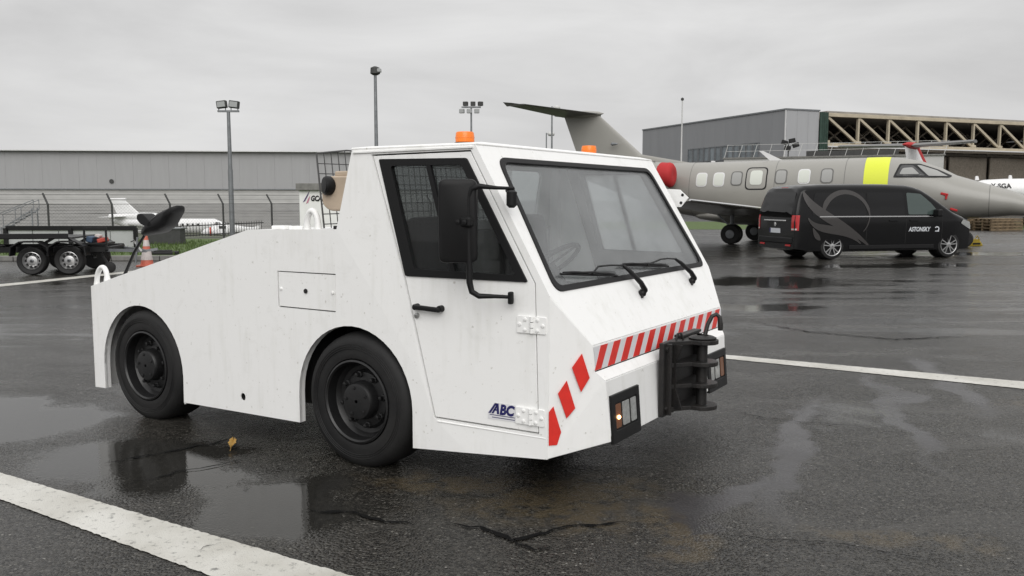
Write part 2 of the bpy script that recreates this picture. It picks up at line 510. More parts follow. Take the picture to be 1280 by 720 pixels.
MAT = dict(
    asphalt=asphalt(), line=worn_line(), white=white_paint('tug_white_paint'),
    grime=M('grey_inner_paint', (0.30, 0.30, 0.29), 0.6, var=0.3),
    rubber=M('tyre_rubber', (0.011, 0.011, 0.0115), 0.6, spec=0.3, dirt=(0.05, 0.048, 0.045), dirt_amt=0.22, scale=5, bump=0.15, bscale=60),
    black=M('black_paint', (0.007, 0.007, 0.0075), 0.42, spec=0.3, var=0.3, scale=8),
    rimblack=M('black_rim_paint', (0.012, 0.012, 0.0125), 0.36, var=0.4, scale=15),
    plastic=M('black_plastic', (0.008, 0.008, 0.0085), 0.5, spec=0.25, bump=0.1, bscale=200),
    dark=M('dark_void', (0.010, 0.010, 0.010), 0.8),
    gap=M('panel_gap_shadow', (0.05, 0.05, 0.048), 0.8),
    red=M('hazard_red', (0.70, 0.035, 0.026), 0.35, var=0.12, scale=20),
    tapewhite=M('hazard_white', (0.70, 0.70, 0.72), 0.3),
    navy=M('decal_navy', (0.012, 0.012, 0.10), 0.4),
    steel=M('bare_steel', (0.45, 0.45, 0.44), 0.35, metal=0.9, var=0.3, scale=30),
    beige=M('tank_beige', (0.52, 0.42, 0.32), 0.5, var=0.2),
    orange=M('beacon_orange', (0.85, 0.20, 0.02), 0.25, var=0.1),
    seat=M('seat_fabric', (0.022, 0.022, 0.024), 0.8, bump=0.2),
    dash=M('dashboard_grey', (0.03, 0.03, 0.03), 0.65, var=0.2),
    lens=M('clear_lamp_lens', (0.42, 0.43, 0.42), 0.12, metal=0.3, var=0.3, scale=40),
    amberlens=M('amber_lamp_lens', (0.16, 0.065, 0.03), 0.2),
    bulb=emit('lit_bulb', (1.0, 0.55, 0.22), 9.0),
    wind=glass('windscreen_glass', (0.86, 0.88, 0.88), veil=0.13, veilcol=(0.58, 0.59, 0.60), refl=1.5),  # veil: some dirt, plus the screen's pale sheen painted as diffuse colour
    sideglass=glass('door_glass', (0.66, 0.68, 0.68), veil=0.02, veilcol=(0.35, 0.35, 0.35), refl=0.8),
    mist=glass('misted_far_glass', (0.80, 0.82, 0.82), veil=0.42, veilcol=(0.75, 0.77, 0.78), refl=0.7, translucent=True),
    hitchblack=M('worn_hitch_paint', (0.008, 0.008, 0.0085), 0.45, spec=0.4, dirt=(0.06, 0.05, 0.042), dirt_amt=0.22, scale=22, bump=0.2, bscale=90),
    wire=M('dark_wire', (0.06, 0.06, 0.06), 0.5),
    vanblack=M('van_black_paint', (0.006, 0.006, 0.0065), 0.14, spec=0.24, coat=0.04),
    vanglass=M('van_dark_glass', (0.004, 0.004, 0.0045), 0.05, spec=0.35),
    vanwindow=M('van_door_glass', (0.055, 0.075, 0.07), 0.06, spec=0.6),
    vangrey=M('van_grey_film', (0.040, 0.037, 0.036), 0.4),
    chrome=M('chrome', (0.75, 0.75, 0.75), 0.15, metal=1.0),
    alloy=M('alloy_wheel', (0.50, 0.50, 0.50), 0.3, metal=0.9),
    redlamp=M('red_tail_lamp', (0.42, 0.012, 0.015), 0.12, coat=0.5),
    plate=M('number_plate', (0.60, 0.62, 0.65), 0.4),
    jet=M('jet_grey_beige_paint', (0.285, 0.278, 0.255), 0.34, coat=0.15, var=0.06, scale=0.6),
    jetdark=M('jet_underside_grey', (0.12, 0.118, 0.112), 0.4, var=0.15),
    jetwhite=M('jet_white_paint', (0.72, 0.72, 0.72), 0.3, coat=0.2, var=0.05, scale=0.5),
    yellow=M('yellow_film', (0.66, 0.72, 0.045), 0.45),
    redfabric=M('red_cover_fabric', (0.42, 0.018, 0.02), 0.75, bump=0.4, bscale=14),
    blind=M('pale_window_blind', (0.55, 0.57, 0.52), 0.3),
    jetglass=M('cockpit_glass', (0.05, 0.05, 0.05), 0.08),
    jetglass2=M('cockpit_blind', (0.30, 0.30, 0.29), 0.15),
    cladding=M('grey_metal_cladding', (0.33, 0.33, 0.335), 0.55, var=0.04, scale=0.4, stretch=(3, 3, 0.4)),
    cladlight=M('pale_metal_cladding', (0.46, 0.455, 0.445), 0.55, var=0.10, scale=0.4, stretch=(1, 1, 2)),
    cladmid=M('mid_metal_cladding', (0.34, 0.335, 0.33), 0.55, var=0.12, scale=0.4, stretch=(1, 1, 2)),
    trim=M('pale_roof_trim', (0.62, 0.62, 0.62), 0.5),
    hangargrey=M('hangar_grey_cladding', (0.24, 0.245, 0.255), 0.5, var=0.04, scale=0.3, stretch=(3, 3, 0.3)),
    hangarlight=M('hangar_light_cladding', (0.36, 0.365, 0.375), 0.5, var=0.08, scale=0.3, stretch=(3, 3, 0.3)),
    green=M('dark_green_drape', (0.025, 0.055, 0.040), 0.7, var=0.3, scale=2),
    truss=M('cream_truss_paint', (0.48, 0.42, 0.315), 0.6, var=0.2, scale=1.0),
    girder=M('brown_girder', (0.32, 0.28, 0.23), 0.7, var=0.3),
    hangarin=M('hangar_interior', (0.30, 0.28, 0.255), 0.9, var=0.4, scale=0.5),
    pane=M('hangar_window_pane', (0.20, 0.23, 0.25), 0.1, var=0.5, scale=0.5),
    galv=M('galvanised_steel', (0.22, 0.23, 0.24), 0.5, metal=0.5, var=0.2, scale=4),
    polewhite=M('pale_pole_paint', (0.55, 0.55, 0.54), 0.5),
    fence=M('dark_fence_paint', (0.045, 0.046, 0.045), 0.6, var=0.2),
    lampglass=M('floodlight_glass', (0.35, 0.36, 0.36), 0.15),
    grass=M('grass_green', (0.075, 0.12, 0.025), 0.9, var=0.5, scale=9, bump=0.8, bscale=60),
    field=M('field_mix', (0.10, 0.11, 0.075), 0.9, var=0.4, scale=0.15),
    kerb=M('kerb_concrete', (0.20, 0.195, 0.185), 0.7, var=0.3, scale=5),
    coneorange=M('cone_orange', (0.55, 0.14, 0.09), 0.5, var=0.25, scale=9),
    conewhite=M('cone_white', (0.55, 0.50, 0.48), 0.45, var=0.2, scale=9),
    blue=M('blue_strap', (0.03, 0.06, 0.11), 0.6),
    redbox=M('red_plastic', (0.40, 0.05, 0.03), 0.5),
    panelgrey=M('pale_panel', (0.42, 0.43, 0.43), 0.55, var=0.1, scale=2),
    cabin=M('white_cabin_paint', (0.80, 0.80, 0.79), 0.5, var=0.1, scale=3),
    purple=M('logo_purple', (0.06, 0.03, 0.12), 0.5),
    pink=M('logo_pink', (0.50, 0.20, 0.28), 0.5),
    wood=M('weathered_pallet_wood', (0.20, 0.145, 0.085), 0.8, var=0.4, scale=6),
    chock=M('yellow_chock', (0.50, 0.36, 0.03), 0.5, var=0.2),
    leaf=M('dry_leaf', (0.42, 0.25, 0.06), 0.6, var=0.4, scale=60),
    crack=M('tar_crack', (0.004, 0.004, 0.004), 0.8, spec=0.1, bump=0.4, bscale=120),
)


# ------------------------------------------------------------------ mesh builder
class MB:
    def __init__(self):
        self.v, self.f = [], []

    def add(self, vs, fs):
        o = len(self.v)
        self.v += [Vector(p) for p in vs]
        self.f += [tuple(i + o for i in q) for q in fs]
        return self

    def box(self, c, s, R=None):
        c = Vector(c)
        vs = []
        for dz in (-.5, .5):
            for dx, dy in ((-.5, -.5), (.5, -.5), (.5, .5), (-.5, .5)):
                p = Vector((dx * s[0], dy * s[1], dz * s[2]))
                if R:
                    p = R @ p
                vs.append(c + p)
        return self.add(vs, [(3, 2, 1, 0), (4, 5, 6, 7), (0, 1, 5, 4), (1, 2, 6, 5), (2, 3, 7, 6), (3, 0, 4, 7)])

    def bar(self, a, b, w, h=None):
        """box beam from a to b"""
        a, b = Vector(a), Vector(b)
        d = b - a
        q = d.to_track_quat('X', 'Z').to_matrix()
        return self.box((a + b) / 2, (d.length, w, h or w), q)

    def prism(self, pts, off):
        n = len(pts)
        pts = [Vector(p) for p in pts]
        off = Vector(off)
        vs = pts + [p + off for p in pts]
        fs = [tuple(range(n - 1, -1, -1)), tuple(range(n, 2 * n))]
        fs += [(i, (i + 1) % n, n + (i + 1) % n, n + i) for i in range(n)]
        return self.add(vs, fs)

    def plate(self, outer, holes, fn, thick):
        """flat plate with holes; fn(a, b) -> 3D point, thick = offset vector"""
        loops = [outer] + list(holes)
        flat = [p for lp in loops for p in lp]
        tris = tessellate_polygon([[Vector((p[0], p[1], 0)) for p in lp] for lp in loops])
        n = len(flat)
        off = Vector(thick)
        P = [Vector(fn(*p)) for p in flat]
        vs = P + [p + off for p in P]
        fs = []
        for t in tris:
            fs.append(tuple(t))
            fs.append(tuple(n + i for i in reversed(t)))
        k = 0
        for lp in loops:
            m = len(lp)
            for i in range(m):
                a, b = k + i, k + (i + 1) % m
                fs.append((a, n + a, n + b, b))
            k += m
        return self.add(vs, fs)

    def sheet(self, pts):
        return self.add(pts, [tuple(range(len(pts)))])

    def tube(self, pts, r, n=8, caps=True):
        pts = [Vector(p) for p in pts]
        rs = r if isinstance(r, (list, tuple)) else [r] * len(pts)
        rings = []
        up = Vector((0, 0, 1))
        prev = None
        for i, p in enumerate(pts):
            t = (pts[min(i + 1, len(pts) - 1)] - pts[max(i - 1, 0)]).normalized()
            x = (prev - t * prev.dot(t)) if prev else (up.cross(t) if abs(t.dot(up)) < .95 else Vector((1, 0, 0)).cross(t))
            x.normalize()
            prev = x
            y = t.cross(x)
            rings.append([p + (x * cos(2 * pi * k / n) + y * sin(2 * pi * k / n)) * rs[i] for k in range(n)])
        return self.loft(rings, caps)

    def loft(self, rings, caps=True, closed=True):
        n = len(rings[0])
        o = len(self.v)
        for r in rings:
            self.v += [Vector(p) for p in r]
        for i in range(len(rings) - 1):
            for k in range(n if closed else n - 1):
                a, b = o + i * n + k, o + i * n + (k + 1) % n
                self.f.append((a, b, b + n, a + n))
        if caps:
            self.f.append(tuple(o + k for k in range(n - 1, -1, -1)))
            e = o + (len(rings) - 1) * n
            self.f.append(tuple(e + k for k in range(n)))
        return self

    def lathe(self, prof, org, axis, n=32, caps=False):
        """prof: list of (radius, height along axis)"""
        org, a = Vector(org), Vector(axis).normalized()
        x = a.orthogonal().normalized()
        y = a.cross(x)
        rings = [[org + a * h + (x * cos(2 * pi * k / n) + y * sin(2 * pi * k / n)) * max(r, 1e-4) for k in range(n)] for r, h in prof]
        return self.loft(rings, caps)

    def build(self, name, mat, parent=None, smooth=None, bevel=0.0, seg=2, weld=False):
        me = bpy.data.meshes.new(name)
        me.from_pydata([tuple(p) for p in self.v], [], self.f)
        bm = bmesh.new()
        bm.from_mesh(me)
        if weld:
            bmesh.ops.remove_doubles(bm, verts=bm.verts, dist=1e-4)
        bmesh.ops.recalc_face_normals(bm, faces=bm.faces)
        bm.to_mesh(me)
        bm.free()
        me.materials.append(MAT[mat])
        if smooth is not None:
            for p in me.polygons:
                p.use_smooth = True
            me.set_sharp_from_angle(angle=radians(smooth))
        o = bpy.data.objects.new(name, me)
        COL.objects.link(o)
        if parent:
            o.parent = parent
        if bevel:
            md = o.modifiers.new('edge', 'BEVEL')
            md.width = bevel
            md.segments = seg
            md.limit_method = 'ANGLE'
            md.angle_limit = radians(25)
        return o


def tag(o, label, cat=None, group=None, kind=None):
    if label:
        o['label'] = label
    if cat:
        o['category'] = cat
    if group:
        o['group'] = group
    if kind:
        o['kind'] = kind
    return o


def thing(name, loc, rz, label, cat, group=None):
    o = bpy.data.objects.new(name, None)
    o.empty_display_size = 0.3
    COL.objects.link(o)
    o.location = loc
    o.rotation_euler = (0, 0, rz)
    return tag(o, label, cat, group)


def copy_tree(o, parent=None):
    c = o.copy()
    COL.objects.link(c)
    c.parent = parent
    for ch in list(o.children):
        copy_tree(ch, c)
    return c


def text(name, s, size, org, xdir, ydir, mat, parent, bold=0.0, shear=0.0, align='LEFT', xs=1.0):
    """flat lettering laid at org along xdir / ydir"""
    cu = bpy.data.curves.new(name, 'FONT')
    cu.body = s
    cu.size = size
    cu.offset = bold
    cu.shear = shear
    cu.align_x = align
    cu.resolution_u = 3
    tmp = bpy.data.objects.new(name + '_tmp', cu)
    COL.objects.link(tmp)
    dg = bpy.context.evaluated_depsgraph_get()
    me = bpy.data.meshes.new_from_object(tmp.evaluated_get(dg))
    bpy.data.objects.remove(tmp)
    bpy.data.curves.remove(cu)
    xd, yd, org = Vector(xdir).normalized(), Vector(ydir).normalized(), Vector(org)
    for v in me.vertices:
        v.co = org + xd * v.co.x * xs + yd * v.co.y
    me.materials.clear()
    me.materials.append(MAT[mat])
    o = bpy.data.objects.new(name, me)
    COL.objects.link(o)
    o.parent = parent
    return o


def circle(cx, cy, r, n=24, a0=0.0, a1=2 * pi, close=False):
    m = n if not close else n - 1
    return [(cx + r * cos(a0 + (a1 - a0) * k / m), cy + r * sin(a0 + (a1 - a0) * k / m)) for k in range(n)]


def rounded(pts, r, n=5):
    """round the corners of a 2D polygon"""
    res = []
    m = len(pts)
    for i in range(m):
        p, a, b = Vector(pts[i]), Vector(pts[i - 1]), Vector(pts[(i + 1) % m])
        u, v = (a - p).normalized(), (b - p).normalized()
        q = min(r, (a - p).length * .45, (b - p).length * .45)
        for k in range(n + 1):
            t = k / n
            res.append(tuple((p + u * q) * (1 - t) ** 2 + p * 2 * t * (1 - t) + (p + v * q) * t ** 2))
    return res


# ================================================================== SETTING
# ground sheet to the horizon
def axis_vals(spec):
    vals = []
    for a, b, st in spec:
        k = a
        while k < b - 1e-6:
            vals.append(k)
            k += st
    vals.append(spec[-1][1])
    return vals


xs = axis_vals([(-900, -140, 95), (-140, 20, 4), (20, 900, 80)])
ys = axis_vals([(-60, 20, 20), (20, 130, 3), (130, 1500, 137)])
mb = MB()
for y in ys:
    for x in xs:
        mb.v.append(Vector((x, y, terrain(x, y))))
nx = len(xs)
for j in range(len(ys) - 1):
    for i in range(nx - 1):
        a = j * nx + i
        mb.f.append((a, a + 1, a + nx + 1, a + nx))
apron = mb.build('apron', 'asphalt', smooth=60)
tag(apron, 'wet dark asphalt apron with puddles', kind='structure')

# lower field beyond the left fence
mb = MB()
fx, fy = axis_vals([(-130, -4, 6)]), axis_vals([(29.5, 110, 4.5), (110, 400, 58)])
for y in fy:
    for x in fx:
        mb.v.append(Vector((x, y, terrain(x, y) + 0.006 + 0.02 * sstep(29, 40, y))))
for j in range(len(fy) - 1):
    for i in range(len(fx) - 1):
        a = j * len(fx) + i
        mb.f.append((a, a + 1, a + len(fx) + 1, a + len(fx)))
tag(mb.build('field', 'field', smooth=60), 'dull grass field lying lower behind the fence', kind='structure')


def strip(name, pts, mat, z, label):
    mb = MB()
    mb.sheet([(p[0], p[1], z) for p in pts])
    return tag(mb.build(name, mat), label, kind='structure')


def ragged_line(name, a0, a1, b0, b1, z, label, n=140, j=0.006):
    """painted band with uneven edges, from edge a (a0-a1) to edge b (b0-b1)"""
    mb = MB()
    a0, a1, b0, b1 = map(Vector, (a0, a1, b0, b1))
    vs = []
    for i in range(n + 1):
        t = i / n
        p, q = a0.lerp(a1, t), b0.lerp(b1, t)
        w = (q - p).normalized()
        p = p + w * random.uniform(-j, j)
        q = q + w * random.uniform(-j, j)
        vs += [(p.x, p.y, z), (q.x, q.y, z)]
    mb.add(vs, [(2 * i, 2 * i + 1, 2 * i + 3, 2 * i + 2) for i in range(n)])
    return tag(mb.build(name, 'line'), label, kind='structure')


def ext(p, q, t0, t1):
    p, q = Vector(p), Vector(q)
    return p + (q - p) * t0, p + (q - p) * t1


A = ext(gnd(15, 596), gnd(437, 720), -.35, 1.6)
B = ext(gnd(15, 630), gnd(262, 720), -.55, 2.4)
ragged_line('painted_line', A[0], A[1], B[0], B[1], .004, 'broad worn white painted line crossing the near left corner', 220)
A = ext(gnd(880, 441.5), gnd(1265, 476), -.6, 1.8)
B = ext(gnd(880, 446), gnd(1265, 485), -.6, 1.8)
ragged_line('painted_line', A[0], A[1], B[0], B[1], .004, 'thin white painted line running right from behind the tug hitch', 200)
A = ext(gnd(15, 354), gnd(240, 331), -.5, 1.3)
B = ext(gnd(15, 357), gnd(240, 333), -.5, 1.3)
ragged_line('painted_line', A[0], A[1], B[0], B[1], .004, 'far white painted line passing the trailer and traffic cone', 60)
# an open joint across the near line and tar cracks


def crack(pts_px, w, name='asphalt_crack', z=.0075):
    mb = MB()
    pts = [gnd(*p) for p in pts_px]
    fine = []
    for a, b in zip(pts[:-1], pts[1:]):
        k = max(3, int((b - a).length / .04))
        for i in range(k):
            fine.append(a.lerp(b, i / k))
    fine.append(pts[-1])
    vs = []
    for i, p in enumerate(fine):
        t = (fine[min(i + 1, len(fine) - 1)] - fine[max(i - 1, 0)]).normalized()
        s = Vector((-t.y, t.x, 0))
        p = p + s * random.gauss(0, .011)
        e = w * random.uniform(.25, 1.2) * min(1, .15 + 4 * min(i, len(fine) - 1 - i) / len(fine))
        vs += [(p + s * e), (p - s * e * random.uniform(.4, 1))]
    vs = [(v[0], v[1], z) for v in vs]
    mb.add(vs, [(2 * i, 2 * i + 1, 2 * i + 3, 2 * i + 2) for i in range(len(fine) - 1)])
    return mb.build(name, 'crack', apron)


crack([(130, 580), (180, 571), (230, 562), (300, 548)], .016)
crack([(150, 606), (260, 585), (340, 566)], .009)
crack([(378, 640), (430, 641), (470, 652), (518, 658)], .018)
crack([(555, 655), (600, 660), (640, 676), (690, 664), (760, 655), (800, 656)], .020)
crack([(640, 676), (668, 690), (690, 686)], .013)
crack([(242, 690), (262, 684), (282, 678)], .003)
crack([(880, 668), (960, 676), (1040, 680), (1130, 696), (1200, 705)], .004)
crack([(905, 512), (960, 524), (1040, 531), (1120, 540)], .006)
crack([(945, 404), (1010, 415), (1120, 425), (1200, 421)], .022)

# verge, kerb and distant grass
vl = [gnd(-140, 329), gnd(300, 326), gnd(345, 318), gnd(420, 310)]
mb = MB()
base = [Vector((-40, 22.3, 0)), Vector((-12.3, 21.3, 0)), Vector((-6.4, 21.6, 0)), Vector((-4.2, 24, 0)), Vector((-3.4, 28, 0))]
backs = [Vector((-40, 31, 0)), Vector((-12.3, 31, 0)), Vector((-6.4, 31, 0)), Vector((-4.2, 31, 0)), Vector((-3.4, 31, 0))]
vs = []
for p, q in zip(base, backs):
    for i in range(5):
        v = p.lerp(q, i / 4)
        vs.append((v.x, v.y, .115 + (0.02 if 0 < i < 4 else 0) + terrain(v.x, v.y)))
mb.add(vs, [(5 * r + i, 5 * r + i + 1, 5 * r + 6 + i, 5 * r + 5 + i) for r in range(4) for i in range(4)])
verge = tag(mb.build('verge', 'grass'), 'strip of green grass behind the kerb at left', kind='structure')
mb = MB()
blades = MB()
for _ in range(9000):
    x = random.uniform(-19, -4.5)
    y = random.uniform(21.7, 28.5)
    if y < 22.0 and x > -6.5:
        continue
    if x > -6.4 and y < 21.6 + (x + 6.4) * 1.3 + .3:
        continue
    h = random.uniform(.05, .15)
    a = random.uniform(0, pi)
    w = .016
    lean = Vector((random.uniform(-.05, .05), random.uniform(-.05, .05), 0))
    c = Vector((x, y, .11))
    blades.add([c + Vector((cos(a) * w, sin(a) * w, 0)), c - Vector((cos(a) * w, sin(a) * w, 0)), c + lean + Vector((0, 0, h))], [(0, 1, 2)])
tag(blades.build('grass_blades', 'grass'), 'short grass blades on the verge behind the kerb', 'grass', kind='stuff')
for a, b in zip(base[:-1], base[1:]):
    d = (b - a)
    n = max(1, int(d.length / 1.0))
    if a.x < -30:
        a = a.lerp(b, .55)
        d = b - a
        n = int(d.length)
    for i in range(n):
        p, q = a.lerp(b, i / n), a.lerp(b, (i + .985) / n)
        k = MB().bar(p + Vector((0, -.06, .06)), q + Vector((0, -.06, .06)), .14, .125).build('kerb_stone', 'kerb', verge, bevel=.015)
mb = MB()
mb.sheet([(-3.2, 44, .006), (60, 44, .006), (60, 60, .006), (-3.2, 60, .006)])
tag(mb.build('grass_island', 'grass'), 'strip of green grass behind the grey jet', kind='structure')


# ================================================================== left warehouse
def warehouse():
    d = 190.0
    p0, p1 = at(-160, 186, d), at(640, 186, d + 14)
    ang = atan2(p1.y - p0.y, p1.x - p0.x)
    Lw = (p1 - p0).to_2d().length
    g = -6.0
    top = at(15, 187.5, d).z
    z1 = at(15, 236, d).z
    z2 = at(15, 255, d).z
    t = thing('warehouse', (p0.x, p0.y, g), ang, 'long low grey clad warehouse behind the left fence', 'building')
    H = top - g
    MB().box((Lw / 2, 15, H / 2 - .3), (Lw - .4, 29, H - .7)).build('core', 'cladmid', t)
    n = 36
    w = Lw / n
    for i in range(n):      # tall upper sheets, each with its own joint
        MB().box(((i + .5) * w, .35, (z1 - g + H) / 2), (w - .02, .3, H - (z1 - g))).build('cladding_panel', 'cladding', t)
    rows = 5
    for k in range(rows):
        zz = z2 - g + (z1 - z2) * (k + .5) / rows
        MB().box((Lw / 2, .42, zz), (Lw, .3, (z1 - z2) / rows - .04)).build('light_band', 'cladlight', t)
    rows = 9
    hb = z2 - g
    for k in range(rows):
        MB().box((Lw / 2, .5, hb * (k + .5) / rows), (Lw, .3, hb / rows - .06)).build('lower_band', 'cladmid', t)
    MB().box((Lw / 2, 14, H + .12), (Lw + 1, 30, .2)).build('roof_trim', 'trim', t)
    MB().box((Lw / 2, .1, z1 - g), (Lw, .5, .22)).build('gutter', 'galv', t)
    c = at(129, 226, d)
    c = Matrix.Rotation(-ang, 3, 'Z') @ (c - t.location)
    MB().lathe([(.0, -.5), (.45, -.45), (.45, .2), (.5, .2)], (c.x, .2, c.z), (0, -1, 0), 14, True).build('wall_lamp', 'fence', t)


warehouse()


# ================================================================== perimeter fence
def fence():
    P0 = Vector((-15.04 - 2 * 1.42, 28 - 2 * 1.41, 0))
    dr = Vector((.71, .704, 0)).normalized()
    n = 12
    t = thing('perimeter_fence', P0, atan2(dr.y, dr.x), 'dark wire perimeter fence with angled post tops across the left', 'fence')

    def gz(i):
        p = P0 + dr * 2.0 * i
        return terrain(p.x, p.y)
    for i in range(n):
        z0 = gz(i)
        m = MB().box((2 * i, 0, (z0 - .2 + 1.38) / 2), (.055, .055, 1.58 - z0))
        m.bar((2 * i, 0, 1.36), (2 * i - .06, .26, 1.72), .05)
        m.build('post', 'fence', t, bevel=.006, seg=1)
    for z, yy, r in ((1.36, 0, .008), (1.05, 0, .006), (.12, 0, .008), (1.52, .13, .005), (1.68, .24, .005)):
        MB().tube([(0, yy, z), (2 * (n - 1), yy, z)], r, 5).build('wire', 'wire', t)
    mesh = MB()          # woven mesh between the posts
    st = .11
    L = 2 * (n - 1)
    k = -1.3
    while k < L:
        for s in (1, -1):
            a, b = (k, .12), (k + 1.24, 1.36)
            if s < 0:
                a, b = (k + 1.24, .12), (k, 1.36)
            # clip to fence length
            if min(a[0], b[0]) < 0 or max(a[0], b[0]) > L:
                continue
            mesh.tube([(a[0], 0, a[1]), (b[0], 0, b[1])], .0016, 3, False)
        k += st
    o = mesh.build('wire_mesh', 'wire', t)
    o['kind'] = 'stuff'


fence()


def picket():
    a, b = at(196, 283, 38), at(330, 284, 46)
    a.z = b.z = 0
    dr = b - a
    t = thing('picket_fence', a, atan2(dr.y, dr.x), 'low dark picket fence in front of the white trijet', 'fence')
    L = dr.length
    n = int(L / .22)
    for i in range(n):
        p = a.lerp(b, i / n)
        z0 = terrain(p.x, p.y)
        MB().box((i * L / n, 0, (z0 - .1 + .42) / 2), (.022, .02, .52 - z0)).build('picket', 'fence', t)
    for z in (.30, -.15):
        MB().box((L / 2, .03, z), (L, .03, .05)).build('rail', 'fence', t)


picket()


# ================================================================== right hangar
def hangar():
    d = 92.0
    c = at(982, 137, d)
    H = c.z
    a1 = Vector((sin(radians(-22)), cos(radians(-22)), 0))     # side wall recedes left
    a2 = Vector((sin(radians(68)), cos(radians(68)), 0))       # front recedes right
    rz = atan2(a2.y, a2.x)
    t = thing('hangar', (c.x, c.y, 0), rz, 'large grey hangar with open cream truss front behind the grey jet', 'building')
    # local: x along front (a2), y along the side wall depth (a1)
    D = 0.0
    k = (802 - 640) / 1080.6
    # depth where the side wall ends at pixel 802
    D = (c.x - k * c.y) / (k * a1.y - a1.x)
    fw = 48 / 1080.6 * d * 1.06
    BD = min(40, D - 1.5)
    zb = 5.0
    n = 14
    for i in range(n):
        y0, y1 = D * i / n, D * (i + 1) / n
        zlo = 4.9 if i * D / n > D * .20 else 0
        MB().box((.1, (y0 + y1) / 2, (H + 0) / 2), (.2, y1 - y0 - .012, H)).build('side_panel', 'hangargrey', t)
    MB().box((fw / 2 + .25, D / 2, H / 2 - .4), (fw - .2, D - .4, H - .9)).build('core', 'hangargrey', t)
    m = 3
    for i in range(m):
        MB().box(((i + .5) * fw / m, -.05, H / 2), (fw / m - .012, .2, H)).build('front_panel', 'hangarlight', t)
    MB().box((0, -.08, H / 2 + .05), (.14, .14, H + .1)).build('corner_trim', 'trim', t)
    MB().box((fw / 2, -.1, H + .05), (fw + .2, .25, .16)).build('parapet', 'galv', t)
    MB().box((.05, D / 2, H + .05), (.3, D, .16)).build('parapet', 'galv', t)
    mb = MB()
    pts = []
    for i in range(9):
        x = fw + .1 + i * .14
        pts.append((x, -.25 - .12 * (i % 2)))
    for (xa, ya), (xb, yb) in zip(pts[:-1], pts[1:]):
        mb.prism([(xa, ya, 0), (xb, yb, 0), (xb, yb + .12, 0), (xa, ya + .12, 0)], (0, 0, H - .1))
    mb.build('green_drape', 'green', t)
    # window band in the side wall
    wz0, wz1 = at(900, 201, d + 12).z, at(900, 184, d + 12).z
    ya, yb = D * .14, D * .62
    nw = 12
    for i in range(nw):
        y0, y1 = ya + (yb - ya) * i / nw, ya + (yb - ya) * (i + 1) / nw
        yc, w = (y0 + y1) / 2, (y1 - y0)
        f = MB()
        for (dy, dz, sy, sz) in ((0, (wz1 - wz0) / 2, w - .1, .12), (0, -(wz1 - wz0) / 2, w - .1, .12), (-(w - .2) / 2, 0, .12, wz1 - wz0 - .12), ((w - .2) / 2, 0, .12, wz1 - wz0 - .12)):
            f.box((-.03, yc + dy, (wz0 + wz1) / 2 + dz), (.14, sy, sz))
        fo = f.build('window', 'galv', t)
        MB().box((-.012, yc, (wz0 + wz1) / 2), (.03, w - .3, wz1 - wz0 - .14)).build('pane', 'pane', fo)
    # portal: truss over the opening
    x0, x1 = fw + 1.2, fw + 62
    zt = H - .35
    zb = H - 3.55
    MB().box(((x0 + x1) / 2, 0, zt), (x1 - x0, .5, .38)).build('top_chord', 'truss', t, bevel=.03, seg=1)
    MB().box(((x0 + x1) / 2, 0, zb), (x1 - x0, .5, .42)).build('bottom_chord', 'truss', t, bevel=.03, seg=1)
    MB().box(((x0 + x1) / 2, -.3, zb - .16), (x1 - x0, .12, .12)).build('door_rail', 'trim', t)
    np_ = 14
    w = (x1 - x0) / np_
    for i in range(np_ + 1):
        MB().box((x0 + i * w, 0, (zt + zb) / 2), (.22, .3, zt - zb - .4)).build('truss_post', 'truss', t)
        MB().box((x0 + i * w, -.06, zb + .34), (.75, .34, .3)).build('gusset', 'truss', t, bevel=.05, seg=1)
        if i < np_:
            MB().bar((x0 + i * w + .1, 0, zt - .25), (x0 + (i + 1) * w - .1, 0, zb + .25), .24, .26).build('diagonal', 'truss', t)
    for kk in (6, 12, 20):      # further frames inside, darker steel
        for i in range(np_):
            MB().bar((x0 + i * w, kk, zt - .3), (x0 + (i + 1) * w, kk, zb + .2), .16).build('inner_brace', 'girder', t)
            MB().bar((x0 + i * w, kk, zb + .2), (x0 + (i + 1) * w, kk, zt - .3), .16).build('inner_brace', 'girder', t)
        MB().box(((x0 + x1) / 2, kk, zb + .1), (x1 - x0, .3, .3)).build('inner_chord', 'girder', t)
    MB().box(((x0 + x1) / 2, BD / 2, H - .02), (x1 - x0, BD, .2)).build('roof', 'hangarin', t)
    MB().box(((x0 + x1) / 2, BD - .5, H / 2), (x1 - x0, .3, H - .3)).build('back_wall', 'hangarin', t)
    MB().box((x1, BD / 2, H / 2), (.3, BD - 1, H - .3)).build('end_wall', 'hangarin', t)
    MB().box((fw + .9, BD / 2, H / 2), (.3, BD - 1.4, H - .3)).build('inner_wall', 'hangarin', t)
    nd = 14
    for i in range(nd):         # sliding door leaves pushed to the back of the bay
        MB().box((x0 + 5 + (i + .5) * 3.6, 7.5 + .35 * (i % 2), (zb - .4) / 2), (3.4, .2, zb - .4)).build('door_leaf', 'girder', t, bevel=.03, seg=1)
    MB().box(((x0 + x1) / 2, BD / 2, .02), (x1 - x0, BD - 1, .03)).build('floor', 'kerb', t)


hangar()


